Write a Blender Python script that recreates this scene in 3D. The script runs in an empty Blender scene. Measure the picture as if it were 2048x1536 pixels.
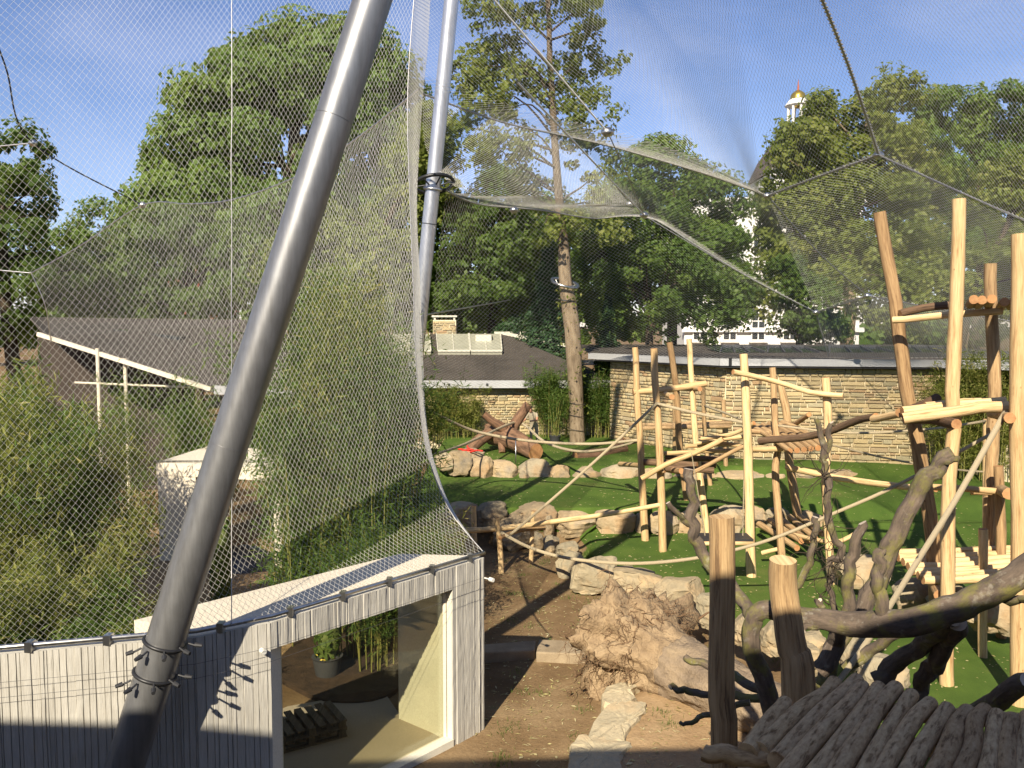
import bpy, bmesh, math, random
import numpy as np
from mathutils import Vector, Matrix, noise as mnoise
R_ = math.radians
random.seed(7)
rng = np.random.default_rng(11)
scene = bpy.context.scene
COL = scene.collection

# ------------------------------------------------------------------ camera
CAM_Z = 6.8
FPX = 1660.0
PITCH = math.atan(118 / FPX)
cam = bpy.data.cameras.new('camera')
cam.sensor_width = 36
cam.lens = 36 * FPX / 2048
cam.clip_start = 0.05
cam.clip_end = 2000
camo = bpy.data.objects.new('camera', cam)
camo.location = (0, 0, CAM_Z)
camo.rotation_euler = (math.pi / 2 - PITCH, 0, 0)
COL.objects.link(camo)
scene.camera = camo

# ------------------------------------------------------------------ sky, sun, exposure
SUN_EL = 35.0
SUN_AZ = 18.0            # the light travels away from the camera, this far to the right
az, el = R_(SUN_AZ), R_(SUN_EL)
D = Vector((math.sin(az) * math.cos(el), math.cos(az) * math.cos(el), -math.sin(el)))
world = bpy.data.worlds.new('World')
scene.world = world
world.use_nodes = True
wn = world.node_tree
wn.nodes.clear()
w_out = wn.nodes.new('ShaderNodeOutputWorld')
w_bg = wn.nodes.new('ShaderNodeBackground')
w_sky = wn.nodes.new('ShaderNodeTexSky')
w_sky.sky_type = 'NISHITA'
w_sky.sun_disc = False
w_sky.sun_elevation = el
w_sky.sun_rotation = math.atan2(-D.x, -D.y) % (2 * math.pi)
w_sky.air_density = 1.0
w_sky.dust_density = 0.1
w_sky.ozone_density = 4.5
w_bg.inputs['Strength'].default_value = 0.078
# thin cirrus over the whole sky
w_tc = wn.nodes.new('ShaderNodeTexCoord')
w_map = wn.nodes.new('ShaderNodeMapping')
w_map.inputs['Rotation'].default_value = (0.2, 0.5, 0.6)
w_map.inputs['Scale'].default_value = (1.2, 4.5, 5.0)
w_noi = wn.nodes.new('ShaderNodeTexNoise')
w_noi.inputs['Scale'].default_value = 1.6
w_noi.inputs['Detail'].default_value = 6
w_noi.inputs['Roughness'].default_value = 0.55
w_rmp = wn.nodes.new('ShaderNodeMapRange')
w_rmp.inputs['From Min'].default_value = 0.46
w_rmp.inputs['From Max'].default_value = 0.78
w_rmp.inputs['To Max'].default_value = 0.24
w_mix = wn.nodes.new('ShaderNodeMixRGB')
w_mix.inputs['Color2'].default_value = (7.4, 7.6, 9.0, 1)
wn.links.new(w_tc.outputs['Generated'], w_map.inputs['Vector'])
wn.links.new(w_map.outputs['Vector'], w_noi.inputs['Vector'])
wn.links.new(w_noi.outputs['Fac'], w_rmp.inputs['Value'])
wn.links.new(w_rmp.outputs['Result'], w_mix.inputs['Fac'])
w_tint = wn.nodes.new('ShaderNodeMixRGB')
w_tint.blend_type = 'MULTIPLY'
w_tint.inputs['Fac'].default_value = 1.0
w_tint.inputs['Color2'].default_value = (0.97, 0.88, 0.98, 1)
wn.links.new(w_sky.outputs['Color'], w_tint.inputs['Color1'])
wn.links.new(w_tint.outputs['Color'], w_mix.inputs['Color1'])
wn.links.new(w_mix.outputs['Color'], w_bg.inputs['Color'])
wn.links.new(w_bg.outputs['Background'], w_out.inputs['Surface'])
sun = bpy.data.lights.new('sun', 'SUN')
sun.energy = 5.0
sun.angle = R_(0.5)
sun.color = (1.0, 0.90, 0.73)
suno = bpy.data.objects.new('sun', sun)
suno.rotation_euler = D.to_track_quat('-Z', 'Y').to_euler()
suno.location = (-10, -30, 40)
COL.objects.link(suno)
vs = scene.view_settings
vs.view_transform = 'Standard'
vs.look = 'None'
vs.exposure = 0.90
vs.gamma = 1.0
vs.use_curve_mapping = False
scene.render.engine = 'CYCLES'
scene.cycles.max_bounces = 6
scene.cycles.transparent_max_bounces = 12
scene.cycles.use_denoising = True

# ------------------------------------------------------------------ helpers: pixel of the photo -> point at its real distance
_f = Vector((0, math.cos(PITCH), -math.sin(PITCH)))
_u = Vector((0, math.sin(PITCH), math.cos(PITCH)))
def _ray(px, py):
    return _f + Vector((1, 0, 0)) * ((px - 1024) / FPX) + _u * ((768 - py) / FPX)
def at(px, py, d):
    r = _ray(px, py); t = d / r.y
    return Vector((r.x * t, d, CAM_Z + r.z * t))
def gz(px, py, z):
    r = _ray(px, py); t = (z - CAM_Z) / r.z
    return Vector((r.x * t, r.y * t, z))
def pxr(w, d):            # radius in metres of something w pixels wide
    return 0.5 * w * d / FPX

# ------------------------------------------------------------------ helpers: materials
def nt_new(name):
    m = bpy.data.materials.new(name)
    m.use_nodes = True
    nt = m.node_tree
    b = nt.nodes['Principled BSDF']
    return m, nt, b
def N(nt, kind, **kw):
    n = nt.nodes.new(kind)
    for k, v in kw.items():
        if k in n.inputs.keys(): n.inputs[k].default_value = v
        else: setattr(n, k, v)
    return n
def L(nt, a, b): nt.links.new(a, b)
def ramp(nt, fac, stops):
    r = nt.nodes.new('ShaderNodeValToRGB')
    e = r.color_ramp.elements
    while len(e) < len(stops): e.new(0.5)
    for i, (p, c) in enumerate(stops):
        e[i].position = p
        e[i].color = (*c, 1)
    L(nt, fac, r.inputs['Fac'])
    return r.outputs['Color']
def vec(nt, kind='Object', scale=(1, 1, 1), rot=(0, 0, 0)):
    tc = nt.nodes.new('ShaderNodeTexCoord')
    mp = nt.nodes.new('ShaderNodeMapping')
    mp.inputs['Scale'].default_value = scale
    mp.inputs['Rotation'].default_value = rot
    L(nt, tc.outputs[kind], mp.inputs['Vector'])
    return mp.outputs['Vector']
def noise(nt, v, scale, detail=5, rough=0.55):
    n = N(nt, 'ShaderNodeTexNoise', Scale=scale, Detail=detail, Roughness=rough)
    L(nt, v, n.inputs['Vector'])
    return n.outputs['Fac']
def mixc(nt, fac, a, b, mode='MIX'):
    m = nt.nodes.new('ShaderNodeMixRGB')
    m.blend_type = mode
    for s, x in (('Fac', fac), ('Color1', a), ('Color2', b)):
        if isinstance(x, (int, float)): m.inputs[s].default_value = x
        elif isinstance(x, tuple): m.inputs[s].default_value = (*x, 1) if len(x) == 3 else x
        else: L(nt, x, m.inputs[s])
    return m.outputs['Color']
def math_(nt, op, a, b=0.5):
    m = nt.nodes.new('ShaderNodeMath'); m.operation = op
    for i, x in enumerate((a, b)):
        if isinstance(x, (int, float)): m.inputs[i].default_value = x
        else: L(nt, x, m.inputs[i])
    return m.outputs[0]
def bump(nt, b, h, strength=0.5, dist=0.02):
    n = N(nt, 'ShaderNodeBump', Strength=strength, Distance=dist)
    L(nt, h, n.inputs['Height'])
    L(nt, n.outputs['Normal'], b.inputs['Normal'])
def objrand(nt): return nt.nodes.new('ShaderNodeObjectInfo').outputs['Random']
def attr(nt, name):
    a = nt.nodes.new('ShaderNodeAttribute'); a.attribute_name = name
    return a.outputs['Fac']

def mottled(name, c1, c2, scale=3.0, rough=0.85, kind='Object', sc=(1, 1, 1), bs=0.4, bd=0.02, c3=None, spec=0.3, vary=0.0, metal=0.0, fine=40):
    m, nt, b = nt_new(name)
    v = vec(nt, kind, sc)
    f = noise(nt, v, scale, 6, 0.6)
    st = [(0.3, c1), (0.7, c2)] if c3 is None else [(0.28, c1), (0.5, c2), (0.72, c3)]
    c = ramp(nt, f, st)
    g = noise(nt, v, fine, 4, 0.6)
    c = mixc(nt, 0.35, c, ramp(nt, g, [(0.3, (0.45, 0.45, 0.45)), (0.7, (1, 1, 1))]), 'MULTIPLY')
    if vary:
        r = objrand(nt)
        c = mixc(nt, 1.0, c, ramp(nt, r, [(0.0, (1 - vary, 1 - vary, 1 - vary)), (0.5, (1, 1, 1)), (1.0, (1, 1 - vary * .35, 1 - vary * .7))]), 'MULTIPLY')
    L(nt, c, b.inputs['Base Color'])
    b.inputs['Roughness'].default_value = rough
    b.inputs['Specular IOR Level'].default_value = spec
    b.inputs['Metallic'].default_value = metal
    if bs: bump(nt, b, math_(nt, 'ADD', f, math_(nt, 'MULTIPLY', g, 0.4)), bs, bd)
    return m

def wood(name, pale, tan, dark, darkamt=0.5, vary=0.25, rough=0.8, bd=0.012, an=0.55, an2=0.8, au=16):
    """peeled or barked round timber; uv = (round the log, metres along it)"""
    m, nt, b = nt_new(name)
    v = vec(nt, 'UV', (5, an, 1))
    f = noise(nt, v, 2.2, 6, 0.65)
    v2 = vec(nt, 'UV', (au, an2, 1))
    g = noise(nt, v2, 3.0, 5, 0.6)
    r = objrand(nt)
    c = ramp(nt, f, [(0.30, pale), (0.52, tan), (0.60 + 0.16 * (1 - darkamt), dark)])
    c = mixc(nt, 0.5, c, ramp(nt, g, [(0.35, (0.5, 0.42, 0.36)), (0.6, (1, 1, 1))]), 'MULTIPLY')
    vo = N(nt, 'ShaderNodeTexVoronoi', Scale=1.6)
    L(nt, vec(nt, 'UV', (3, 2.2, 1)), vo.inputs['Vector'])
    kn = ramp(nt, vo.outputs['Distance'], [(0.03, (0.30, 0.2, 0.13)), (0.10, (1, 1, 1))])
    c = mixc(nt, 0.8, c, kn, 'MULTIPLY')
    c = mixc(nt, 1.0, c, ramp(nt, r, [(0.0, (1 - vary, 1 - vary * 1.15, 1 - vary * 1.3)), (0.55, (1, 1, 1)), (1.0, (1.0, 1.0, 0.97))]), 'MULTIPLY')
    L(nt, c, b.inputs['Base Color'])
    b.inputs['Roughness'].default_value = rough
    b.inputs['Specular IOR Level'].default_value = 0.25
    bump(nt, b, math_(nt, 'ADD', f, g), 0.6, bd)
    return m

def leafmat(name, dark, mid, light, trans=0.35):
    m = bpy.data.materials.new(name); m.use_nodes = True
    nt = m.node_tree; nt.nodes.clear()
    o = nt.nodes.new('ShaderNodeOutputMaterial')
    a = attr(nt, 'rnd')
    c = ramp(nt, a, [(0.0, dark), (0.5, mid), (1.0, light)])
    d = N(nt, 'ShaderNodeBsdfPrincipled')
    d.inputs['Roughness'].default_value = 0.55
    d.inputs['Specular IOR Level'].default_value = 0.25
    t = nt.nodes.new('ShaderNodeBsdfTranslucent')
    L(nt, c, d.inputs['Base Color'])
    L(nt, mixc(nt, 0.5, c, (0.35, 0.45, 0.05)), t.inputs['Color'])
    x = nt.nodes.new('ShaderNodeMixShader'); x.inputs[0].default_value = trans
    L(nt, d.outputs[0], x.inputs[1]); L(nt, t.outputs[0], x.inputs[2])
    L(nt, x.outputs[0], o.inputs['Surface'])
    return m

M = {}
M['peeled'] = wood('peeled_wood', (0.80, 0.61, 0.34), (0.72, 0.52, 0.265), (0.36, 0.19, 0.08), 0.35, 0.28)
M['half'] = wood('half_peeled_wood', (0.60, 0.42, 0.22), (0.43, 0.285, 0.145), (0.20, 0.12, 0.06), 0.6, 0.25)
M['bark'] = wood('barked_wood', (0.25, 0.165, 0.095), (0.16, 0.10, 0.06), (0.08, 0.052, 0.034), 0.6, 0.3, 0.95, 0.03)
M['deck'] = wood('weathered_bark', (0.64, 0.46, 0.25), (0.52, 0.35, 0.18), (0.22, 0.13, 0.06), 0.75, 0.25, 0.95, 0.005, 2.2, 5.0, 5)
M['oldpost'] = wood('weathered_post', (0.54, 0.38, 0.20), (0.42, 0.28, 0.14), (0.17, 0.105, 0.055), 0.8, 0.2, 0.9, 0.02)
M['end'] = mottled('cut_end', (0.36, 0.17, 0.07), (0.50, 0.28, 0.125), 9, 0.85, bs=0.2, vary=0.2)
M['endpale'] = mottled('pale_cut_end', (0.5, 0.40, 0.30), (0.62, 0.53, 0.42), 9, 0.9, bs=0.2)
def lichen():
    m, nt, b = nt_new('lichen_bark')
    v = vec(nt, 'UV', (4, 1.6, 1))
    f = noise(nt, v, 2.5, 7, 0.7)
    c = ramp(nt, f, [(0.3, (0.17, 0.125, 0.09)), (0.55, (0.095, 0.07, 0.05)), (0.7, (0.05, 0.038, 0.03))])
    g = noise(nt, vec(nt, 'Object'), 3.5, 6, 0.7)
    c = mixc(nt, ramp(nt, g, [(0.48, (0, 0, 0)), (0.62, (0.8, 0.8, 0.8))]), c, (0.17, 0.155, 0.035))
    h = noise(nt, vec(nt, 'Object'), 9, 4, 0.6)
    c = mixc(nt, ramp(nt, h, [(0.58, (0, 0, 0)), (0.7, (0.55, 0.55, 0.55))]), c, (0.30, 0.27, 0.21))
    L(nt, c, b.inputs['Base Color'])
    b.inputs['Roughness'].default_value = 0.95
    bump(nt, b, f, 0.8, 0.03)
    return m
M['lichen'] = lichen()
M['redbark'] = wood('red_brown_bark', (0.30, 0.175, 0.105), (0.20, 0.115, 0.068), (0.075, 0.046, 0.03), 0.6, 0.2, 0.95, 0.05)
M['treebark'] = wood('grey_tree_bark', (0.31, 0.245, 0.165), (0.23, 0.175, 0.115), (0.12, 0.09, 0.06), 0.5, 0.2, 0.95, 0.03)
M['uppertrunk'] = wood('shaded_bark', (0.17, 0.13, 0.09), (0.12, 0.09, 0.06), (0.06, 0.045, 0.032), 0.5, 0.2, 0.95, 0.03)  # shade on the upper trunk put into a darker copy of the grey bark
M['darkbark'] = wood('dark_tree_bark', (0.10, 0.075, 0.052), (0.07, 0.052, 0.036), (0.035, 0.026, 0.02), 0.5, 0.2, 0.95, 0.03)
M['rootsoil'] = mottled('dirt_covered_root', (0.19, 0.13, 0.075), (0.32, 0.225, 0.13), 4.5, 0.95, bs=1.0, bd=0.09, c3=(0.40, 0.29, 0.17), fine=22)
M['fallenbark'] = mottled('grey_fallen_bark', (0.17, 0.125, 0.085), (0.26, 0.195, 0.13), 2.6, 0.95, bs=1.0, bd=0.07, c3=(0.33, 0.245, 0.15), fine=25)
M['root'] = wood('root_wood', (0.30, 0.19, 0.10), (0.17, 0.105, 0.06), (0.08, 0.05, 0.03), 0.6, 0.3)
M['boulder'] = mottled('sandstone_boulder', (0.27, 0.225, 0.155), (0.38, 0.315, 0.205), 1.1, 0.92, bs=0.7, bd=0.05, c3=(0.36, 0.235, 0.12), vary=0.3, fine=14)
M['boulderw'] = mottled('warm_boulder', (0.33, 0.245, 0.14), (0.43, 0.325, 0.19), 1.4, 0.92, bs=0.7, bd=0.05, c3=(0.27, 0.24, 0.19), vary=0.3, fine=14)
M['slab'] = mottled('pale_slab', (0.42, 0.335, 0.205), (0.31, 0.265, 0.175), 1.6, 0.92, bs=0.8, bd=0.06, c3=(0.47, 0.34, 0.19), vary=0.15, fine=12)
M['slabpale'] = mottled('cream_slab', (0.54, 0.44, 0.28), (0.44, 0.37, 0.24), 1.6, 0.92, bs=0.8, bd=0.05, c3=(0.58, 0.43, 0.25), fine=14)
M['kerb'] = mottled('concrete_kerb', (0.24, 0.18, 0.11), (0.36, 0.28, 0.18), 3, 0.92, bs=0.4)
def concrete():
    m, nt, b = nt_new('board_marked_concrete')
    f = noise(nt, vec(nt, 'Object', (1, 1, 0.35)), 1.5, 7, 0.65)
    g = noise(nt, vec(nt, 'Object', (14, 14, 1.3)), 2.5, 6, 0.65)
    c = ramp(nt, f, [(0.3, (0.37, 0.35, 0.305)), (0.7, (0.50, 0.475, 0.42))])
    c = mixc(nt, 0.45, c, ramp(nt, g, [(0.32, (0.66, 0.63, 0.58)), (0.6, (1, 1, 1))]), 'MULTIPLY')
    L(nt, c, b.inputs['Base Color'])
    b.inputs['Roughness'].default_value = 0.9
    bump(nt, b, g, 0.7, 0.015)
    return m
M['concrete'] = concrete()
M['smoothcon'] = mottled('smooth_concrete', (0.62, 0.58, 0.48), (0.70, 0.66, 0.55), 1.5, 0.85, bs=0.15)
M['paving'] = mottled('concrete_paving', (0.34, 0.28, 0.20), (0.42, 0.35, 0.26), 0.8, 0.9, bs=0.2)
M['cream'] = mottled('cream_render', (0.66, 0.58, 0.44), (0.72, 0.64, 0.50), 1.5, 0.9, bs=0.1)
M['white'] = mottled('white_stucco', (0.70, 0.68, 0.63), (0.78, 0.76, 0.72), 1.2, 0.9, bs=0.1)
M['slate'] = mottled('brown_slate', (0.10, 0.075, 0.062), (0.14, 0.105, 0.09), 2.5, 0.7, bs=0.3)
M['felt'] = mottled('roofing_felt', (0.036, 0.030, 0.024), (0.072, 0.060, 0.049), 0.35, 0.9, bs=0.3, c3=(0.050, 0.042, 0.034), fine=9)
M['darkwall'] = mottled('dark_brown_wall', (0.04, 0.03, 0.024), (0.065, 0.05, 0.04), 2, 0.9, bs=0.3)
M['redtile'] = mottled('red_roof_tile', (0.36, 0.10, 0.06), (0.45, 0.14, 0.08), 3, 0.9)
M['fascia'] = mottled('grey_metal_fascia', (0.37, 0.37, 0.37), (0.45, 0.45, 0.45), 0.9, 0.5, bs=0.05, spec=0.4, metal=0.1)
M['mortar'] = mottled('pale_mortar', (0.68, 0.57, 0.37), (0.78, 0.66, 0.45), 3, 0.95, bs=0.4)
M['skylight'] = mottled('dusty_skylight', (0.33, 0.32, 0.24), (0.40, 0.39, 0.30), 2, 0.4, bs=0.1, spec=0.5)
M['frame'] = mottled('pale_frame', (0.52, 0.50, 0.40), (0.60, 0.57, 0.46), 2, 0.6, bs=0.05)
def steel(name, c, rough, metal=1.0, sc=(1, 1, 1)):
    m, nt, b = nt_new(name)
    f = noise(nt, vec(nt, 'Object', sc), 6, 5, 0.6)
    d_ = noise(nt, vec(nt, 'Object', (9, 9, 0.7)), 1.3, 6, 0.7)
    cb = mixc(nt, f, tuple(x * 0.82 for x in c), c)
    cb = mixc(nt, 0.55, cb, ramp(nt, d_, [(0.35, (0.6, 0.58, 0.55)), (0.6, (1, 1, 1))]), 'MULTIPLY')
    L(nt, cb, b.inputs['Base Color'])
    b.inputs['Metallic'].default_value = metal
    L(nt, math_(nt, 'ADD', rough - 0.05, math_(nt, 'MULTIPLY', f, 0.1)), b.inputs['Roughness'])
    return m
M['mast'] = steel('satin_grey_mast', (0.27, 0.27, 0.27), 0.42, 0.7)
M['mastlight'] = steel('light_grey_mast', (0.62, 0.63, 0.66), 0.36, 0.75)
M['steel'] = steel('stainless_steel', (0.62, 0.61, 0.58), 0.30, 1.0)
M['wire'] = steel('net_wire', (0.76, 0.74, 0.68), 0.5, 0.05)
M['cable'] = steel('steel_cable', (0.42, 0.41, 0.40), 0.45, 0.8)
M['darkmetal'] = steel('dark_metal', (0.05, 0.05, 0.052), 0.45, 0.6)
M['blackplastic'] = mottled('black_plastic', (0.018, 0.018, 0.02), (0.03, 0.03, 0.032), 3, 0.5, bs=0.05, spec=0.5)
M['pot'] = mottled('grey_plant_pot', (0.05, 0.05, 0.052), (0.075, 0.075, 0.08), 3, 0.6, bs=0.05)
M['rope'] = None
def ropemat():
    m, nt, b = nt_new('hemp_rope')
    w = N(nt, 'ShaderNodeTexWave', Scale=9.0, Distortion=0.6)
    L(nt, vec(nt, 'UV', (1.0, 1.4, 1), (0, 0, 0.9)), w.inputs['Vector'])
    c = ramp(nt, w.outputs['Fac'], [(0.15, (0.34, 0.26, 0.15)), (0.55, (0.60, 0.50, 0.32))])
    L(nt, c, b.inputs['Base Color']); b.inputs['Roughness'].default_value = 0.95
    bump(nt, b, w.outputs['Fac'], 0.8, 0.01)
    return m
M['rope'] = ropemat()
def soil():
    m, nt, b = nt_new('bare_soil')
    v = vec(nt, 'Object')
    f = noise(nt, v, 0.55, 7, 0.6)
    c = ramp(nt, f, [(0.34, (0.140, 0.088, 0.044)), (0.5, (0.200, 0.131, 0.067)), (0.66, (0.30, 0.21, 0.115))])
    a = attr(nt, 'sand')
    s = ramp(nt, noise(nt, v, 1.3, 6, 0.6), [(0.3, (0.33, 0.215, 0.112)), (0.7, (0.45, 0.315, 0.175))])
    c = mixc(nt, a, c, s)
    g = noise(nt, v, 18, 6, 0.7)
    c = mixc(nt, 0.4, c, ramp(nt, g, [(0.3, (0.5, 0.46, 0.42)), (0.6, (1, 1, 1))]), 'MULTIPLY')
    w = noise(nt, v, 1.1, 8, 0.75)
    c = mixc(nt, ramp(nt, w, [(0.60, (0, 0, 0)), (0.72, (0.55, 0.55, 0.55))]), c, (0.085, 0.10, 0.03))
    L(nt, c, b.inputs['Base Color']); b.inputs['Roughness'].default_value = 0.97
    b.inputs['Specular IOR Level'].default_value = 0.1
    bump(nt, b, math_(nt, 'ADD', g, noise(nt, v, 5, 5, 0.6)), 0.7, 0.03)
    return m
M['soil'] = soil()
M['mulch'] = mottled('bark_mulch', (0.035, 0.022, 0.013), (0.075, 0.045, 0.026), 4, 0.95, bs=1.0, bd=0.04, fine=30)
def turf():
    m, nt, b = nt_new('artificial_turf')
    v = vec(nt, 'Object')
    f = noise(nt, v, 0.7, 6, 0.6)
    c = ramp(nt, f, [(0.30, (0.058, 0.110, 0.016)), (0.55, (0.095, 0.158, 0.026)), (0.74, (0.150, 0.170, 0.045))])
    g = noise(nt, v, 60, 4, 0.75)
    c = mixc(nt, 0.6, c, ramp(nt, g, [(0.3, (0.4, 0.45, 0.4)), (0.68, (1.25, 1.2, 1.0))]), 'MULTIPLY')
    h = noise(nt, vec(nt, 'Object', (1, 0.35, 1)), 2.4, 4, 0.6)
    c = mixc(nt, 0.3, c, ramp(nt, h, [(0.4, (0.7, 0.75, 0.7)), (0.6, (1.1, 1.1, 1))]), 'MULTIPLY')
    L(nt, c, b.inputs['Base Color']); b.inputs['Roughness'].default_value = 0.8
    b.inputs['Specular IOR Level'].default_value = 0.2
    bump(nt, b, g, 1.0, 0.03)
    return m
M['turf'] = turf()
def stonemat(name, attrname=None):
    m, nt, b = nt_new(name)
    r = attr(nt, attrname) if attrname else objrand(nt)
    c = ramp(nt, r, [(0.0, (0.27, 0.24, 0.15)), (0.25, (0.47, 0.36, 0.185)), (0.45, (0.38, 0.30, 0.165)), (0.65, (0.50, 0.385, 0.205)), (0.85, (0.36, 0.315, 0.20)), (0.97, (0.35, 0.23, 0.12))])
    r.node.outputs
    f = noise(nt, vec(nt, 'Generated' if False else 'Object'), 5, 5, 0.6)
    c = mixc(nt, 0.45, c, ramp(nt, f, [(0.3, (0.6, 0.58, 0.55)), (0.7, (1.1, 1.1, 1.1))]), 'MULTIPLY')
    L(nt, c, b.inputs['Base Color']); b.inputs['Roughness'].default_value = 0.92
    bump(nt, b, f, 0.5, 0.02)
    return m
M['stone'] = stonemat('wall_stone')
M['stonej'] = stonemat('wall_stone_small', 'rnd')
M['leaf_lime'] = leafmat('leaf_mid_green', (0.056, 0.100, 0.017), (0.098, 0.160, 0.028), (0.150, 0.208, 0.042), .42)
M['leaf_dark'] = leafmat('leaf_dark_green', (0.040, 0.076, 0.014), (0.072, 0.122, 0.022), (0.125, 0.172, 0.036), .42)
M['leaf_yellow'] = leafmat('leaf_yellow_green', (0.085, 0.112, 0.018), (0.14, 0.172, 0.032), (0.21, 0.215, 0.052), .42)
M['leaf_conifer'] = leafmat('leaf_conifer', (0.010, 0.030, 0.010), (0.022, 0.055, 0.018), (0.045, 0.085, 0.03), 0.15)
M['leaf_bamboo'] = leafmat('leaf_bamboo', (0.08, 0.105, 0.018), (0.165, 0.185, 0.036), (0.28, 0.235, 0.075))
M['leaf_bamboog'] = leafmat('leaf_bamboo_green', (0.036, 0.072, 0.013), (0.075, 0.13, 0.024), (0.14, 0.185, 0.04))
M['culm'] = mottled('bamboo_culm', (0.16, 0.17, 0.04), (0.25, 0.23, 0.06), 4, 0.6, bs=0.1)
M['wrapped'] = mottled('wrapped_leaves', (0.06, 0.10, 0.025), (0.15, 0.19, 0.05), 6, 0.7, bs=0.8, bd=0.05, c3=(0.22, 0.26, 0.09))
M['yellowleaf'] = mottled('yellow_leaf', (0.45, 0.33, 0.05), (0.6, 0.45, 0.08), 5, 0.7, bs=0.2)
M['tarp'] = mottled('black_tarpaulin', (0.02, 0.02, 0.022), (0.04, 0.04, 0.045), 3, 0.35, bs=0.4, spec=0.6)
M['palletwood'] = wood('pallet_wood', (0.22, 0.18, 0.13), (0.15, 0.12, 0.085), (0.08, 0.06, 0.045), 0.5, 0.2)
M['red'] = mottled('red_webbing', (0.55, 0.03, 0.02), (0.65, 0.05, 0.03), 4, 0.7, bs=0.2)
M['gold'] = steel('gilded_metal', (0.9, 0.62, 0.12), 0.3, 0.9)
M['skin'] = mottled('skin', (0.42, 0.20, 0.12), (0.5, 0.26, 0.16), 8, 0.6, bs=0.05)
M['khaki'] = mottled('khaki_cloth', (0.33, 0.28, 0.19), (0.40, 0.34, 0.24), 7, 0.9, bs=0.2)
M['darkcloth'] = mottled('dark_cloth', (0.03, 0.03, 0.035), (0.06, 0.055, 0.05), 7, 0.9, bs=0.2)
M['ivory'] = mottled('porcelain', (0.72, 0.70, 0.62), (0.78, 0.76, 0.7), 4, 0.3, bs=0.0, spec=0.6)
def glass():
    m = bpy.data.materials.new('window_glass'); m.use_nodes = True
    nt = m.node_tree; nt.nodes.clear()
    o = nt.nodes.new('ShaderNodeOutputMaterial')
    t = nt.nodes.new('ShaderNodeBsdfTransparent'); t.inputs['Color'].default_value = (0.88, 0.88, 0.80, 1)
    g = nt.nodes.new('ShaderNodeBsdfGlossy'); g.inputs['Roughness'].default_value = 0.02
    g.inputs['Color'].default_value = (0.9, 0.95, 0.92, 1)
    x = nt.nodes.new('ShaderNodeMixShader')
    x.inputs[0].default_value = 0.07; L(nt, t.outputs[0], x.inputs[1]); L(nt, g.outputs[0], x.inputs[2])
    L(nt, x.outputs[0], o.inputs['Surface'])
    return m
M['glass'] = glass()
M['darkglass'] = mottled('dark_window_glass', (0.02, 0.025, 0.03), (0.035, 0.04, 0.045), 2, 0.12, bs=0.0, spec=0.8)

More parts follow.
